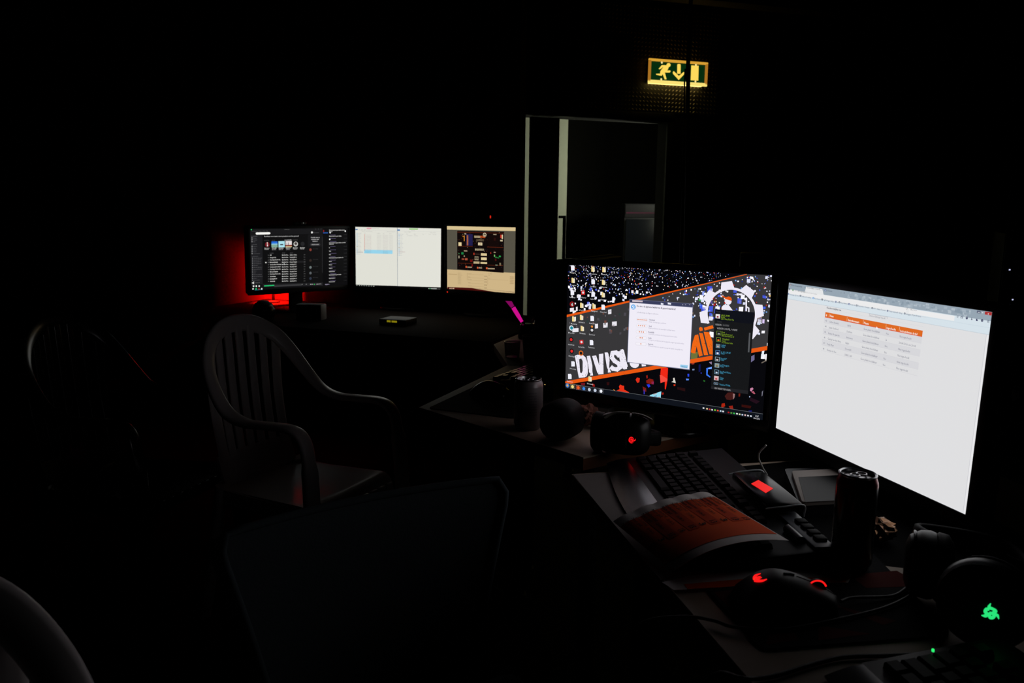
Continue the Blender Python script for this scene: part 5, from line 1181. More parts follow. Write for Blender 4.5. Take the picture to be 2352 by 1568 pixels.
# ------------------------------------------------------------------ mice
def mouse(label, loc, rotz, L, Wd, Hh, mat, cable=None, lit=False):
    r = thing('mouse', label, 'mouse', loc, rotz)      # local x = forward (buttons end)
    def hw(t): return Wd/2*(0.78+0.30*math.cos((t-0.28)*2.3))*min(1, (max(0.0, t)/0.06+0.02)**0.5)*min(1, (max(0.0, 1-t)/0.05+0.02)**0.5)
    def hh(t): return Hh*max(0.08, (math.sin(min(1, t/0.42)*PI/2)**0.75 if t < 0.42 else 1-0.62*((t-0.42)/0.58)**1.7))
    def surf(t, a):
        c, s = math.cos(a), math.sin(a)
        return Vector((-L/2+L*t, hw(t)*math.copysign(abs(c)**0.75, c), hh(t)*abs(s)**0.75))
    n = 26; loops = []
    for i in range(n+1):
        t = i/n; loops.append([surf(t, PI*k/20) for k in range(21)]+[Vector((-L/2+L*t, -hw(t)*0.9, 0)), Vector((-L/2+L*t, hw(t)*0.9, 0))])
    b = MB(); b.rings(loops); obj('shell', b, mat, r, smooth=0.9)
    # button seam, wheel
    b = MB(); b.tube([surf(0.60+0.38*k/10, PI/2)+Vector((0, 0, -0.0002)) for k in range(11)], 0.0009, 6); obj('button_seam', b, M_black, r)
    wc_ = surf(0.80, PI/2)
    b = MB(); b.lathe([(0.0, -0.0035), (0.010, -0.0035), (0.0112, -0.002), (0.0112, 0.002), (0.010, 0.0035), (0, 0.0035)], 24, M=Matrix.Translation(wc_+Vector((0, 0, -0.004))) @ Matrix.Rotation(PI/2, 4, 'X'))
    wl = obj('scroll_wheel', b, M_black, r)
    if lit:
        for s in (-1,):
            b = MB(); b.tube([wc_+Vector((0.0108*math.cos(a), s*0.0037, -0.004+0.0108*math.sin(a))) for a in [PI*(0.12+0.76*k/14) for k in range(15)]], 0.0011, 6); obj('lit_ring', b, em('mouse_red', (250, 24, 24), 1.15), wl)
    return r, surf
mp = P(1800, 1398); m_ang = math.radians(-4)
mloc = Vector((mp.x, mp.y, TABLE+0.0035))
MS = Matrix.Translation(mloc) @ rot2(m_ang)
mo1, surf1 = mouse('black gaming mouse with a red glowing emblem and red wheel', mloc, m_ang, 0.125, 0.068, 0.044, pm('mouse_rubber', (24, 25, 28), 0.5, spec=0.3), lit=True)
# claw emblem on the rear hump, drawn over the shell surface
cm = crop(1690, 1300, 210/2352)
def onshell(u, v):
    """photo pixel -> point of the mouse shell (ray march against the height field)"""
    d = Vector(RB @ np.array([(u-1176)/F_PX, (v-784)/F_PX, 1.0])); o = Vector((0, 0, CAM_H)); inv = MS.inverted()
    o2 = inv @ o; d2 = (inv.to_3x3() @ d).normalized(); t = (o2.z-0.06)/-d2.z
    for k in range(900):
        p = o2+d2*t; tt = (p.x+0.0625)/0.125
        if 0 < tt < 1:
            w_ = surf1(tt, 0).y; h_ = surf1(tt, PI/2).z
            q = min(1, abs(p.y)/max(1e-5, w_))
            c = q**(1/0.75); zz = h_*max(0, 1-c*c)**0.375 if q < 1 else 0
            if p.z <= zz+0.0006: return p
        if p.z < 0: return p
        t += 0.0002
    return p
def shell_stroke(pts, wds, nm, mat):
    b = MB(); P3 = [onshell(*cm(*p)) for p in pts]
    b.tube(smooth_path(P3, 4), 0.001, 6, rad=[w_ for i in range(len(wds)-1) for w_ in [wds[i]+(wds[i+1]-wds[i])*k/4 for k in range(4)]]+[wds[-1]])
    return obj(nm, b, mat, mo1, smooth=1.2)
E_em = em('mouse_red', (250, 24, 24), 1.15)
shell_stroke([(530, 350), (480, 310), (520, 240), (640, 185)], [0.0026, 0.0022, 0.0017, 0.0004], 'emblem_claw', E_em)
shell_stroke([(530, 340), (560, 290), (640, 255)], [0.0022, 0.0013, 0.0004], 'emblem_claw', E_em)
shell_stroke([(550, 340), (600, 310), (665, 285)], [0.0020, 0.0014, 0.0005], 'emblem_claw', E_em)
shell_stroke([(500, 365), (600, 380), (700, 372), (800, 330)], [0.0024, 0.0020, 0.0014, 0.0005], 'emblem_claw', E_em)
b = MB(); b.lathe([(0, 0.0012), (0.0025, 0.001), (0.0032, 0)], 10, M=Matrix.Translation(onshell(*cm(530, 335)))); obj('emblem_core', b, em('mouse_amber', (255, 130, 40), 1.0), mo1)
b = MB(); b.tube(smooth_path([onshell(*cm(1240, 190)), onshell(*cm(1370, 195)), onshell(*cm(1500, 225))], 5), 0.0016, 8); obj('side_button', b, M_gloss, mo1)
mouse('plain black mouse on the large plain mat beside the drink can', (-0.055, 2.02, TABLE+0.0035), math.radians(-29), 0.115, 0.062, 0.038, pm('mouse_gloss', (16, 16, 18), 0.2, spec=0.6))
def cable(label, pts, rad, mat=M_cable, nm='cable'):
    q = smooth_path(pts, 10); c = q[0].copy(); b = MB(); b.tube([p-c for p in q], rad, 8)
    o = obj(nm, b, mat, None, smooth=1.2); o.location = c; return tag(o, label, 'cable')
cz = TABLE+0.0062
fr_m = MS @ Vector((0.068, 0, 0.010))
cable('thin black mouse lead crossing the mat and looping off the table edge', [fr_m, P(1960, 1372, cz+0.004), P(2050, 1368, cz), P(2090, 1345, cz), P(2100, 1360, cz), P(2040, 1392, cz), P(1940, 1418, cz), P(1800, 1444, cz), P(1690, 1440, cz), P(1640, 1425, cz), P(1585, 1416, cz), P(1520, 1418, 0.735), P(1475, 1430, 0.705), P(1457, 1455, 0.68), P(1470, 1490, 0.655), P(1520, 1530, 0.63), P(1590, 1600, 0.60)], 0.0021)
cable('black keyboard lead lying along the palm rest and over the table corner', [P(2110, 1503, cz-0.003), P(2020, 1506, cz-0.003), P(1930, 1510, cz-0.003), P(1850, 1530, cz-0.003), P(1790, 1549, cz-0.003), P(1740, 1558, cz-0.003), P(1698, 1556, cz-0.001), P(1655, 1545, 0.742), P(1622, 1570, 0.69), P(1640, 1640, 0.62)], 0.0026)

# ------------------------------------------------------------------ drink cans
def can(label, loc, rad, H, body, neck, rz=0.0, holes=True, band=None):
    r = thing('drink_can', label, 'can', loc, rz)
    b = MB(); rn = rad*0.88
    b.lathe([(0, 0.004), (rad*0.72, 0.003), (rad*0.80, 0.0), (rad*0.88, 0.004), (rad, 0.012), (rad, H-0.016)], 40); obj('body', b, body, r)
    b = MB(); b.lathe([(rad, H-0.016), (rad*0.985, H-0.011), (rn, H-0.003)], 40); obj('neck', b, neck, r)
    M_al = pm('aluminium', (205, 205, 208), 0.25, metal=1.0, var=0.08)
    b = MB(); b.lathe([(rn, H-0.003), (rn+0.0012, H-0.0005), (rn-0.0004, H+0.0008), (rn-0.0022, H-0.0005), (rn-0.003, H-0.005), (0, H-0.0045)], 40); lid = obj('lid', b, M_al, r)
    # pull tab with two rings, and the dark mouth
    for k, (cx, ra, rb) in enumerate(((0.0065, 0.0075, 0.0060), (-0.0055, 0.0062, 0.0056))):
        b = MB(); b.tube([(cx+ra*math.cos(2*PI*i/20), rb*math.sin(2*PI*i/20), H-0.0022) for i in range(20)], 0.0013, 6, closed=True); obj('pull_tab', b, M_al, lid, smooth=1.2)
    b = MB(); b.prism([(-0.0135+0.0065*math.cos(2*PI*i/18), 0.0085*math.sin(2*PI*i/18)) for i in range(18)], H-0.0046, H-0.0042); obj('mouth', b, M_black, lid, smooth=0)
    return r
c1p = P(1952, 1306)
can1 = can('tall slim dark energy drink can with a red neck beside the keyboard', (c1p.x, c1p.y, TABLE+0.0034), 0.0268, 0.135, pm('can_dark', (24, 30, 26), 0.22, metal=0.6, spec=0.5), pm('can_red', (150, 26, 30), 0.25, metal=0.6), rz=math.radians(25))
c2p = P(1213, 982)
can2 = can('short pale drink can with printed small text on the plain mat', (c2p.x, c2p.y, TABLE), 0.033, 0.115, pm('can_pale', (140, 132, 134), 0.35, metal=0.35), pm('can_pale', (140, 132, 134), 0.35, metal=0.35), rz=math.radians(200))
for i in range(9):
    vs, fs, _ = text_mesh(('Ingredienten: water,', 'suiker, koolzuur, aroma', 'kleurstof, cafeine', 'bewaren: koel en droog', 'niet geschikt voor', 'kinderen en zwangere', 'vrouwen', '330 ml', 'statiegeld')[i], False, 1); b = MB(); h0_ = 0.086-0.0062*i
    a0_ = math.radians(-92); vv = []
    for x, y in vs:
        a = a0_+(x*0.85)*0.72-math.radians(200); vv.append(b.bm.verts.new((0.0332*math.cos(a), 0.0332*math.sin(a), h0_+y*0.003)))
    for f in fs:
        try: b.bm.faces.new([vv[k] for k in f])
        except ValueError: pass
    obj('printed_text', b, pm('can_ink', (40, 40, 56), 0.6), can2, smooth=0)

# ------------------------------------------------------------------ tablet on a dark slab, white lead, foil
tb = [(1815, 1091), (1905, 1094), (1935, 1158), (1841, 1164)]
rflat('laptop', 'closed dark laptop lying under the white framed tablet', 'laptop', [(1800, 1098), (1893, 1096), (1925, 1182), (1835, 1186)], TABLE+0.0005, 0.019, pm('laptop_dark', (24, 24, 30), 0.4, spec=0.3), 0.01)
zt = TABLE+0.0196
pts = rounded([(1817, 1090), (1940, 1084), (1966, 1155), (1841, 1163)], zt, 0.008); c = sum(pts, Vector())/len(pts)
tr = thing('tablet', 'white framed tablet with a black screen lying on the dark laptop', 'tablet', (c.x, c.y, zt))
b = MB(); b.prism([(p.x-c.x, p.y-c.y) for p in pts], 0, 0.008, bevel=0.0015); obj('casing', b, pm('tablet_white', (160, 150, 144), 0.5, spec=0.15), tr)
q = [P(u, v, zt+0.008) for u, v in ((1834, 1096), (1930, 1091), (1950, 1148), (1850, 1153))]
b = MB(); b.prism([(p.x-c.x, p.y-c.y) for p in q], 0.0078, 0.0085); obj('glass', b, pm('tablet_glass', (8, 8, 9), 0.3, spec=0.04), tr, smooth=0)
wl = [P(1762, 1090, TABLE+0.003), P(1752, 1074, 0.775), P(1743, 1052, 0.80), P(1745, 1038, 0.815), P(1760, 1022, 0.83)]
cable('white lead curving up from the table beside the keyboard display', [wl[0]]+wl[1:], 0.0016, pm('white_lead', (190, 186, 182), 0.5))
def crumple(name, label, cat, loc, r, mat, seed, sq=0.75):
    rg = random.Random(seed); bm = bmesh.new(); bmesh.ops.create_icosphere(bm, subdivisions=3, radius=r)
    for v in bm.verts: v.co *= 1+0.5*(rg.random()-0.5); v.co.z *= sq
    zm = min(v.co.z for v in bm.verts)
    for v in bm.verts: v.co.z -= zm
    b = MB(); b.bm.free(); b.bm = bm; o = obj(name, b, mat, None, smooth=0); o.location = loc; return tag(o, label, cat)
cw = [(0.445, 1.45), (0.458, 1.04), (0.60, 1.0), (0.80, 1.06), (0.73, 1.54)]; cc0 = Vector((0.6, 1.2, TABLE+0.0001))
b = MB(); b.prism([(x-cc0.x, y-cc0.y) for x, y in cw], 0, 0.0003); o = obj('shade_cloth', b, pm('shade_cloth_black', (9, 9, 10), 0.9, spec=0.05, scale=300, bump=0.2), None, smooth=0); o.location = cc0  # added black layer standing in for shade on this part of the table
tag(o, 'thin black cloth added to darken the table under the bright screen, laptop and foil ball', 'cloth')
fp = P(2012, 1250); M_foil = pm('bronze_foil', (150, 112, 84), 0.25, metal=1.0, var=0.4)
crumple('foil_ball', 'crumpled bronze foil ball between the slim can and the headset', 'foil', (fp.x+0.01, fp.y+0.012, TABLE+0.0008), 0.021, M_foil, 3)
fp2 = P(1988, 1242); crumple('sweet_wrapper', 'small twisted foil wrapper tucked behind the slim can', 'wrapper', (fp2.x+0.004, fp2.y+0.02, TABLE+0.0008), 0.012, M_foil, 5)
tp = P(1362, 972); crumple('tissue', 'crumpled pinkish tissue behind the red lit headset', 'tissue', (0.176, 1.728, TABLE+0.0005), 0.025, pm('pink_tissue', (150, 104, 92), 0.9, spec=0.05), 9, 0.95)

# ------------------------------------------------------------------ headsets
def disc_cup(parent, M, R, T, mat, cushion_mat):
    """ear cup: outer shell facing local +z, cushion on -z"""
    b = MB(); b.lathe([(0, T*0.55), (R*0.55, T*0.54), (R*0.80, T*0.46), (R*0.97, T*0.22), (R, 0.0), (R*0.96, -T*0.12), (0, -T*0.12)], 40, M=M); cup = obj('ear_cup', b, mat, parent)
    b = MB(); n = 28; b.lathe([(R*0.50+R*0.0, -T*0.2), (R*0.55, -T*0.42), (R*0.76, -T*0.52), (R*0.96, -T*0.40), (R*1.0, -T*0.2), (R*0.9, -T*0.1), (R*0.55, -T*0.1)], n, M=M, closed=True); obj('cushion', b, cushion_mat, parent, smooth=1.2)
    b = MB(); b.tube([M @ Vector((R*0.90*math.cos(2*PI*i/40), R*0.90*math.sin(2*PI*i/40), T*0.36)) for i in range(40)], 0.0022, 6, closed=True); obj('rim', b, M_gloss, cup, smooth=1.2)
    return cup
M_ear = pm('ear_leatherette', (6, 6, 7), 0.6, spec=0.12); M_hs = pm('headset_black', (13, 13, 14), 0.4, spec=0.35)
gc = P(2262, 1398, 0.796); hr = Vector((gc.x, gc.y, TABLE+0.0035))
hs = thing('headset', 'black headset with a glowing green emblem on its round ear cup', 'headset', hr)
def look(center, target, up=Vector((0, 0, 1))):
    z = (Vector(target)-Vector(center)).normalized(); x = up.cross(z).normalized(); y = z.cross(x)
    return Matrix(((x.x, y.x, z.x, center[0]), (x.y, y.y, z.y, center[1]), (x.z, y.z, z.z, center[2]), (0, 0, 0, 1)))
R1 = 0.0500
cL = Vector((0, 0, 0.0505)); face = (Vector((0, 0, CAM_H))-(hr+cL)).normalized(); face.z *= 0.25; face.x -= 0.12; face.normalize()
M1 = look(cL, cL+face)
cup = disc_cup(hs, M1, R1, 0.05, M_hs, M_ear)
# emblem: three twined serpents as tapering glowing strokes
ch = crop(1880, 1160, 472/1814)
def onface(u, v, off):
    d = Vector(RB @ np.array([(u-1176)/F_PX, (v-784)/F_PX, 1.0])); o = Vector((0, 0, CAM_H))-hr
    n = M1.to_3x3() @ Vector((0, 0, 1)); pl = cL+n*off; t = (pl-o).dot(n)/d.dot(n); return o+d*t
E_gr = em('emblem_green', (40, 226, 120), 1.05)
for st, ws_ in (([(1520, 866), (1506, 900), (1535, 914), (1560, 932), (1538, 955), (1518, 948)], [0.0004, 0.0019, 0.0017, 0.0020, 0.0018, 0.0014]), ([(1438, 971), (1468, 976), (1490, 962), (1472, 938), (1486, 916), (1508, 924)], [0.0004, 0.0018, 0.0019, 0.0017, 0.0018, 0.0014]),
                ([(1592, 1004), (1578, 972), (1556, 968), (1540, 990), (1516, 990), (1510, 965), (1522, 945)], [0.0004, 0.0018, 0.0017, 0.0018, 0.0019, 0.0017, 0.0014])):
    p3 = smooth_path([onface(*ch(*p), 0.0285) for p in st], 5)
    rad = [w_ for i in range(len(ws_)-1) for w_ in [ws_[i]+(ws_[i+1]-ws_[i])*k/5 for k in range(5)]]+[ws_[-1]]
    b = MB(); b.tube(p3, 0.001, 6, rad=rad); obj('emblem_serpent', b, E_gr, cup, smooth=1.2)
oc_ = P(2132, 1300, 0.795)-hr; oc_.z = 0.0435
M2 = look(oc_, oc_+Vector((-0.88, 0.42, 0.0)))
disc_cup(hs, M2, 0.043, 0.05, M_hs, M_ear)
hb = smooth_path([cL+Vector((0.035, 0.03, 0.030)), Vector((0.12, 0.10, 0.035)), Vector((0.14, 0.19, 0.032)), Vector((0.05, 0.24, 0.032)), oc_+Vector((0.045, 0.05, 0.0)), oc_+Vector((0.012, 0.030, 0.006))], 8)
b = MB(); b.band(hb, [Vector((0, 0, 1))]*len(hb), [0.028]*len(hb), 0.010, 10); obj('headband', b, M_ear, hs, smooth=1.2)
# headset with red snail emblem: boxy cups
hb0 = P(1425, 1060); hr2 = Vector((hb0.x+0.012, hb0.y+0.045, TABLE+0.0))
h2 = thing('headset', 'boxy black headset with a red glowing snail emblem lying by the table edge', 'headset', hr2)
def boxcup(c, yaw, sx, sy, sz, mat, nm='ear_cup'):
    M = Matrix.Translation(c) @ rot2(yaw); b = MB(); loops = []
    for k in range(9):
        t = k/8; s = math.sin(PI*(0.12+0.76*t))**0.45; y = (t-0.5)*sy
        lp_ = []
        for i in range(28):
            a = 2*PI*i/28; c_, s_ = math.cos(a), math.sin(a)
            lp_.append(M @ Vector((math.copysign(abs(c_)**0.55, c_)*sx/2*s, y, math.copysign(abs(s_)**0.55, s_)*sz/2*s)))
        loops.append(lp_)
    b.rings(loops); return obj(nm, b, mat, h2, smooth=1.0), M
ccup, MC = boxcup(Vector((0.0, 0.0, 0.0445)), math.radians(-14), 0.108, 0.062, 0.086, M_hs)
b = MB(); b.lathe([(0.026, -0.008), (0.030, 0.010), (0.040, 0.014), (0.048, 0.008), (0.046, -0.010), (0.03, -0.012)], 28, M=MC @ Matrix.Translation((-0.052, 0.012, -0.002)) @ Matrix.Rotation(-PI/2, 4, 'Y') @ Matrix.Diagonal((0.85, 0.85, 1, 1)), closed=True); obj('cushion', b, M_ear, h2, smooth=1.2)
M_yoke = pm('yoke_grey', (128, 124, 116), 0.5, spec=0.3)
b = MB()
for x0_, x1_ in ((-0.036, 0.012), (0.016, 0.054)):
    q = [MC @ Vector((x0_+(x1_-x0_)*k/6, -0.020+0.004*k/6, 0.0475-0.010*max(0, (x0_+(x1_-x0_)*k/6-0.02)/0.034)**2-0.012*max(0, (-0.01-(x0_+(x1_-x0_)*k/6))/0.026)**2)) for k in range(7)]
    b.band(q, [MC.to_3x3() @ Vector((0, 1, -0.35))]*7, [0.030]*7, 0.004, 10)
obj('yoke', b, M_yoke, h2, smooth=1.0)
def oncup(u, v, off=-0.0325):
    d = Vector(RB @ np.array([(u-1176)/F_PX, (v-784)/F_PX, 1.0])); o = Vector((0, 0, CAM_H))-hr2
    n = MC.to_3x3() @ Vector((0, 1, 0)); pl = MC.translation+n*off; t = (pl-o).dot(n)/d.dot(n); return o+d*t
E_rd = em('snail_red', (250, 22, 26), 1.0)
sc_ = (1450.0, 1010.5)
b = MB(); ring = [oncup(sc_[0]+6.2*math.cos(2*PI*i/20), sc_[1]+7.8*math.sin(2*PI*i/20), -0.0322) for i in range(20)]; b.poly(ring); obj('emblem', b, E_rd, ccup, smooth=0)
sp = [oncup(sc_[0]+(1.2+0.24*k)*math.cos(0.42*k), sc_[1]+(1.4+0.29*k)*math.sin(0.42*k), -0.0327) for k in range(22)]
b = MB(); b.tube(sp, 0.0005, 5); obj('emblem_spiral', b, pm('snail_line', (70, 6, 8), 0.5), ccup)
b = MB(); b.tube([oncup(1455, 1012), oncup(1459, 1010.5), oncup(1459.5, 1007.5)], 0.001, 6, rad=[0.0016, 0.0011, 0.0004]); obj('emblem_tail', b, E_rd, ccup)
vs, fs, _ = text_mesh('GX GAMING', True, 1); b = MB()
vv = [b.bm.verts.new(oncup(1436.5+y*2.6, 998+x*31, -0.0322)) for x, y in vs]
for f in fs:
    try: b.bm.faces.new([vv[k] for k in f])
    except ValueError: pass
obj('lettering', b, pm('letter_grey', (120, 120, 120), 0.5), ccup, smooth=0)
pc2 = P(1292, 1018)-hr2; pc2.z = 0.045; pc2.y += 0.03
ccup2, MC2 = boxcup(pc2, math.radians(60), 0.100, 0.075, 0.086, M_ear)
hb = smooth_path([pc2+Vector((0.01, 0.035, 0.015)), pc2+Vector((0.04, 0.075, -0.012)), pc2+Vector((0.085, 0.085, -0.024)), Vector((0.075, 0.055, 0.022)), Vector((0.048, 0.015, 0.030))], 8)
b = MB(); b.band(hb, [Vector((0, 0, 1))]*len(hb), [0.030]*len(hb), 0.012, 10); obj('headband', b, M_ear, h2, smooth=1.2)

# ------------------------------------------------------------------ things behind the wallpaper screen
pb = P(1385, 985); 
r = thing('carton', 'small white carton under the wallpaper screen behind the tissue', 'box', (0.195, 1.805, TABLE), math.radians(-35))
b = MB(); b.box((0, 0, 0.017), (0.10, 0.035, 0.034), 0.002); obj('box_body', b, pm('carton_white', (150, 146, 142), 0.7), r)
b = MB(); b.box((-0.03, -0.018, 0.026), (0.006, 0.002, 0.006), 0.0005); obj('button', b, M_black, r)
monitor('dark switched off monitor turned away, standing behind the wallpaper screen', (math.radians(241), 0.205-0.875*0.04, 2.10+0.485*0.04, 0.965, 0.03), 0.44, 0.275, 0.014, 0.022, None, foot=(0.20, 0.16))
def cup_thing(name, label, cat, loc, r0, r1, h, mat, t=0.002):
    b = MB(); b.lathe([(0, 0), (r0, 0), (r1, h), (r1-t, h), (r0-t, t*1.5), (0, t*1.5)], 28); o = obj(name, b, mat, None); o.location = loc; return tag(o, label, cat)
rc = P(1219, 832); cup_thing('plastic_cup', 'dark red plastic cup on the corner table behind the keyboard', 'cup', (rc.x, rc.y+0.03, TABLE), 0.022, 0.029, 0.085, pm('cup_red', (96, 14, 14), 0.4, spec=0.4))
gcp = P(1182, 824); cup_thing('tumbler', 'clear tumbler with a magenta reflection beside the dark red cup', 'glass', (gcp.x-0.008, gcp.y+0.03, TABLE), 0.024, 0.028, 0.055, pm('clear_plastic', (170, 150, 170), 0.12, spec=0.6, trans=0.85))
# magenta light stick in its holder
top = D(1167, 694, 3.0); mid = D(1179, 706, 3.0); bot = D(1199, 739, 3.0)
r = thing('light_stick', 'glowing magenta plastic stick leaning from a dark holder on the corner table', 'light', (bot.x+0.02, bot.y, TABLE))
rt = Vector((bot.x+0.02, bot.y, TABLE)); E_mag = em('magenta_glow', (205, 16, 140), 1.0)
b = MB(); dv = (bot-mid).normalized(); b.band([mid-rt, (mid+bot)/2-rt, bot-rt], [Vector((dv.z, 0, -dv.x))]*3, [0.0165, 0.016, 0.012], 0.006, 10); obj('stick', b, E_mag, r, smooth=1.0)
b = MB(); q = [D(1161, 691, 3.0), D(1175.5, 691.8, 3.0), D(1181, 702, 3.0), D(1174, 707, 3.0)]
b.prism([((p-rt).x, (p-rt).z) for p in q], -0.002, 0.002, M=Matrix(((1, 0, 0, 0), (0, 0, 1, 0), (0, 1, 0, 0), (0, 0, 0, 1)))); obj('flag_tip', b, em('magenta_tip', (130, 8, 92), 1.0), r, smooth=0)
b = MB(); b.lathe([(0, 0), (0.034, 0), (0.036, 0.006), (0.028, 0.055), (0.022, 0.06), (0, 0.06)], 24); obj('holder', b, M_gloss, r)
b = MB(); b.tube([bot-rt, Vector((0.0, 0, 0.05))], 0.004, 8); obj('stem', b, M_black, r)
# loose clear wrap with a highlight beside it
wp_ = P(1232, 770); crumple('plastic_wrap', 'crumpled clear plastic wrap beside the magenta stick', 'wrap', (wp_.x+0.02, wp_.y+0.1, TABLE+0.0005), 0.045, pm('clear_wrap', (120, 110, 116), 0.1, spec=0.7, trans=0.5), 21, 0.7)

# ------------------------------------------------------------------ long table: red lamp, speaker, boxes
lpos = Vector((-1.285, 4.145, TABLE))
r = thing('table_lamp', 'small shaded lamp with a red bulb behind the music player screen', 'lamp', lpos)
b = MB(); b.lathe([(0, 0), (0.034, 0), (0.034, 0.006), (0.008, 0.012), (0.008, 0.075), (0, 0.075)], 24); obj('foot', b, M_black, r)
b = MB(); b.lathe([(0, 0.070), (0.010, 0.073), (0.018, 0.085), (0.018, 0.093), (0.010, 0.105), (0, 0.108)], 20); obj('bulb', b, em('red_bulb', (255, 14, 6), 4800.0), r)
b = MB(); A_, B_ = math.radians(124), math.radians(436); n_ = 26    # drum shade with a slot towards the wall
def arc(rr, z): return [(rr*math.cos(A_+(B_-A_)*k/n_), rr*math.sin(A_+(B_-A_)*k/n_), z) for k in range(n_+1)]
prof = [(0.050, 0.048), (0.050, 0.125), (0.052, 0.125), (0.052, 0.048)]
b.rings([[arc(rr, z)[k] for rr, z in prof] for k in range(n_+1)])
b.lathe([(0, 0.1255), (0.078, 0.1255), (0.078, 0.1285), (0, 0.1285)], 28)
obj('lamp_shade', b, M_black, r)
sp_ = P(598, 742); r = thing('desk_speaker', 'round topped black desk speaker in front of the red glow', 'speaker', (sp_.x, sp_.y+0.05, TABLE), 0.6)
b = MB(); b.lathe([(0, 0), (0.040, 0), (0.046, 0.02), (0.048, 0.05), (0.040, 0.078), (0.022, 0.092), (0, 0.096)], 28); obj('shell', b, pm('speaker_black', (28, 26, 26), 0.45), r)
b = MB(); b.lathe([(0, 0.004), (0.02, 0.003), (0.026, 0)], 20, M=Matrix.Translation((0.02, -0.041, 0.045)) @ Matrix.Rotation(PI/2, 4, 'X') @ Matrix.Rotation(0.4, 4, 'Y')); obj('driver', b, M_gloss, r)
wb = P(694, 742); r = thing('fan_heater', 'small white box with a round grille below the music player screen', 'device', (wb.x+0.01, wb.y+0.12, TABLE), math.radians(-12))
b = MB(); b.box((0, 0, 0.036), (0.125, 0.06, 0.072), 0.006); obj('casing', b, pm('device_white', (150, 146, 146), 0.5), r)
b = MB()
for rr in (0.010, 0.018, 0.026): b.tube([(-0.028+rr*math.cos(2*PI*i/24), -0.0305, 0.034+rr*math.sin(2*PI*i/24)) for i in range(24)], 0.0015, 6, closed=True)
obj('grille', b, pm('grille_grey', (60, 58, 58), 0.5), r)
b = MB(); b.box((0.032, -0.0305, 0.03), (0.04, 0.002, 0.036), 0.0005); obj('dark_window', b, M_black, r)
for k in range(5):
    b = MB(); b.box((0.012+0.011*k, -0.0302, 0.062), (0.005, 0.002, 0.012)); obj('vent_slot', b, M_black, r, smooth=0)
yb = P(905, 752); r = thing('storage_box', 'small black box with a yellow light bar in front of the white file windows screen', 'box', (yb.x, yb.y+0.12, TABLE), math.radians(-20))
b = MB(); b.box((0, 0, 0.0125), (0.13, 0.11, 0.025), 0.004); obj('box_body', b, M_black, r)
for x_, w_ in ((-0.016, 0.018), (0.011, 0.026)):
    b = MB(); b.box((x_, -0.0553, 0.0165), (w_, 0.0012, 0.008)); obj('light_bar', b, em('yellow_light', (128, 116, 14), 1.0), r, smooth=0)
wc2 = D(688, 519, 3.86)
# webcam sits on the top edge of the music player screen
yw = POSE['L'][0]; ctr = Vector((POSE['L'][1], POSE['L'][2], POSE['L'][3]))
r = thing('webcam', 'small black webcam on top of the music player screen', 'webcam', ctr+Vector((math.cos(yw)*0.0-math.sin(yw)*0.012, math.sin(yw)*0.0+math.cos(yw)*0.012, 0.1585)), yw)
b = MB(); b.box((0, -0.004, 0.010), (0.07, 0.02, 0.018), 0.006); obj('camera_body', b, M_black, r)
b = MB(); b.lathe([(0, 0.002), (0.005, 0.0015), (0.006, 0)], 14, M=Matrix.Translation((0.0, -0.0145, 0.010)) @ Matrix.Rotation(PI/2, 4, 'X')); obj('lens', b, M_gloss, r)
b = MB(); b.box((0.016, -0.0145, 0.010), (0.004, 0.001, 0.004)); obj('status_light', b, em('led_dim_white', (120, 120, 116), 0.6, False), r, smooth=0)
# standby light on the partition
pl_ = D(1130, 498, 3.9); npn = Vector((math.sin(math.radians(-14)), -math.cos(math.radians(-14)), 0))
wpt = Vector((0.030, 4.06, 0)); dd = Vector(RB @ np.array([(1130-1176)/F_PX, (498-784)/F_PX, 1.0])); o_ = Vector((0, 0, CAM_H)); tt_ = (wpt-o_).dot(npn)/dd.dot(npn); hit = o_+dd*tt_
r = thing('power_socket', 'wall socket box with a red standby light on the black partition', 'socket', hit, ang_p)
b = MB(); b.box((0, -0.014, -0.03), (0.08, 0.028, 0.11), 0.006); obj('socket_body', b, M_black, r)
b = MB(); b.box((0, -0.030, 0.0), (0.006, 0.004, 0.014), 0.001); obj('standby_light', b, em('led_red_small', (220, 40, 20), 0.9), r)
for k, (u, v, d_, col, lab) in enumerate(()): pass

# ------------------------------------------------------------------ right side: dark tower on a further table
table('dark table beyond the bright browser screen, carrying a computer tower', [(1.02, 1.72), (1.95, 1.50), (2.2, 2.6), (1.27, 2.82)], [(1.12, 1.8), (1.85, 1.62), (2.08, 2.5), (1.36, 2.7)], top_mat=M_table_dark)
r = thing('computer_tower', 'black computer tower with small white lights beyond the browser screen', 'computer', (1.65, 2.47, TABLE), math.radians(-28))
b = MB(); b.box((0, 0, 0.225), (0.20, 0.44, 0.43), 0.006); obj('case', b, M_black, r)
b = MB(); b.box((0, -0.2215, 0.225), (0.19, 0.006, 0.42), 0.003); fp_ = obj('front_panel', b, M_gloss, r)
for x_, z_ in ((-0.078, 0.333), (-0.062, 0.245), (-0.068, 0.228)):
    b = MB(); b.box((x_, -0.2255, z_), (0.004, 0.002, 0.004)); obj('light', b, em('led_white', (210, 215, 255), 0.8), fp_, smooth=0)
for z_ in (0.34, 0.30):
    b = MB(); b.box((0, -0.225, z_), (0.15, 0.003, 0.034), 0.001); obj('drive_bay', b, M_black, fp_)
for sx in (-1, 1):
    for sy in (-1, 1):
        b = MB(); b.lathe([(0, 0), (0.012, 0), (0.012, 0.011), (0, 0.011)], 12, M=Matrix.Translation((sx*0.08, sy*0.18, 0))); obj('foot', b, M_black, r)
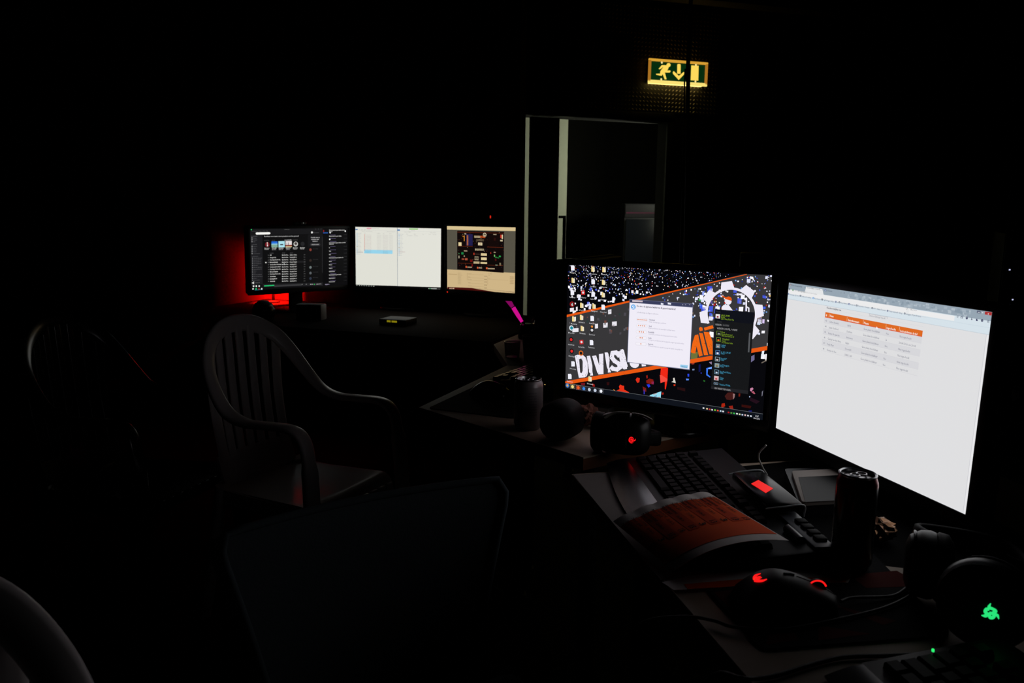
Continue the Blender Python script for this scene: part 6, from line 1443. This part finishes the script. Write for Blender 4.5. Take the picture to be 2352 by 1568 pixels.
cable('yellow network cable draped beside the computer tower', [D(2322, 789, 1.90), D(2334, 794, 1.90), D(2352, 806, 1.89), D(2378, 850, 1.88), P(2412, 885, TABLE+0.004)], 0.003, pm('yellow_cable', (190, 180, 20), 0.5))
gp_ = P(2352, 912); r = thing('game_controller', 'small pale grey controller on the dark table before the tower', 'controller', (gp_.x, gp_.y, TABLE), 0.3)
b = MB(); b.box((0, 0, 0.018), (0.10, 0.05, 0.024), 0.010, seg=4)
obj('grip_body', b, pm('controller_grey', (120, 122, 126), 0.4), r)
for s in (-1, 1):
    b = MB(); b.tube(smooth_path([(s*0.045, 0.0, 0.018), (s*0.062, -0.025, 0.014), (s*0.066, -0.05, 0.011)], 5), 0.012, 10, rad=[0.014]*6+[0.012]*4+[0.009]); obj('handle', b, pm('controller_grey', (120, 122, 126), 0.4), r)
    b = MB(); b.lathe([(0, 0.012), (0.008, 0.011), (0.006, 0.0)], 14, M=Matrix.Translation((s*0.022, -0.01, 0.030))); obj('thumb_stick', b, M_black, r)
r = thing('usb_hub', 'tiny black hub with a white and an amber light behind the pale can', 'hub', (0.082, 1.965, TABLE+0.0035), math.radians(-10))
b = MB(); b.box((0, 0, 0.026), (0.052, 0.022, 0.052), 0.003); obj('hub_body', b, M_black, r)
b = MB(); b.box((-0.011, -0.0115, 0.040), (0.004, 0.0012, 0.010)); obj('light', b, em('hub_white', (200, 205, 235), 0.9), r, smooth=0)
b = MB(); b.box((0.006, -0.0115, 0.046), (0.003, 0.0012, 0.004)); obj('light', b, em('hub_amber', (230, 190, 110), 0.9), r, smooth=0)
spk = D(1742, 565, 2.86); r = thing('tall_speaker', 'tall dark loudspeaker on the corner table behind the wallpaper screen', 'speaker', (spk.x-0.01, spk.y, TABLE), math.radians(-15))
b = MB(); b.box((0, 0, 0.175), (0.105, 0.12, 0.35), 0.005); obj('cabinet', b, pm('speaker_purple_black', (34, 28, 36), 0.5), r)
b = MB(); b.box((0, -0.061, 0.20), (0.09, 0.004, 0.26), 0.002); gr_ = obj('grille', b, M_black, r)
b = MB(); b.lathe([(0, 0.003), (0.03, 0.002), (0.034, 0)], 24, M=Matrix.Translation((0, -0.063, 0.15)) @ Matrix.Rotation(PI/2, 4, 'X')); obj('driver', b, M_gloss, gr_)
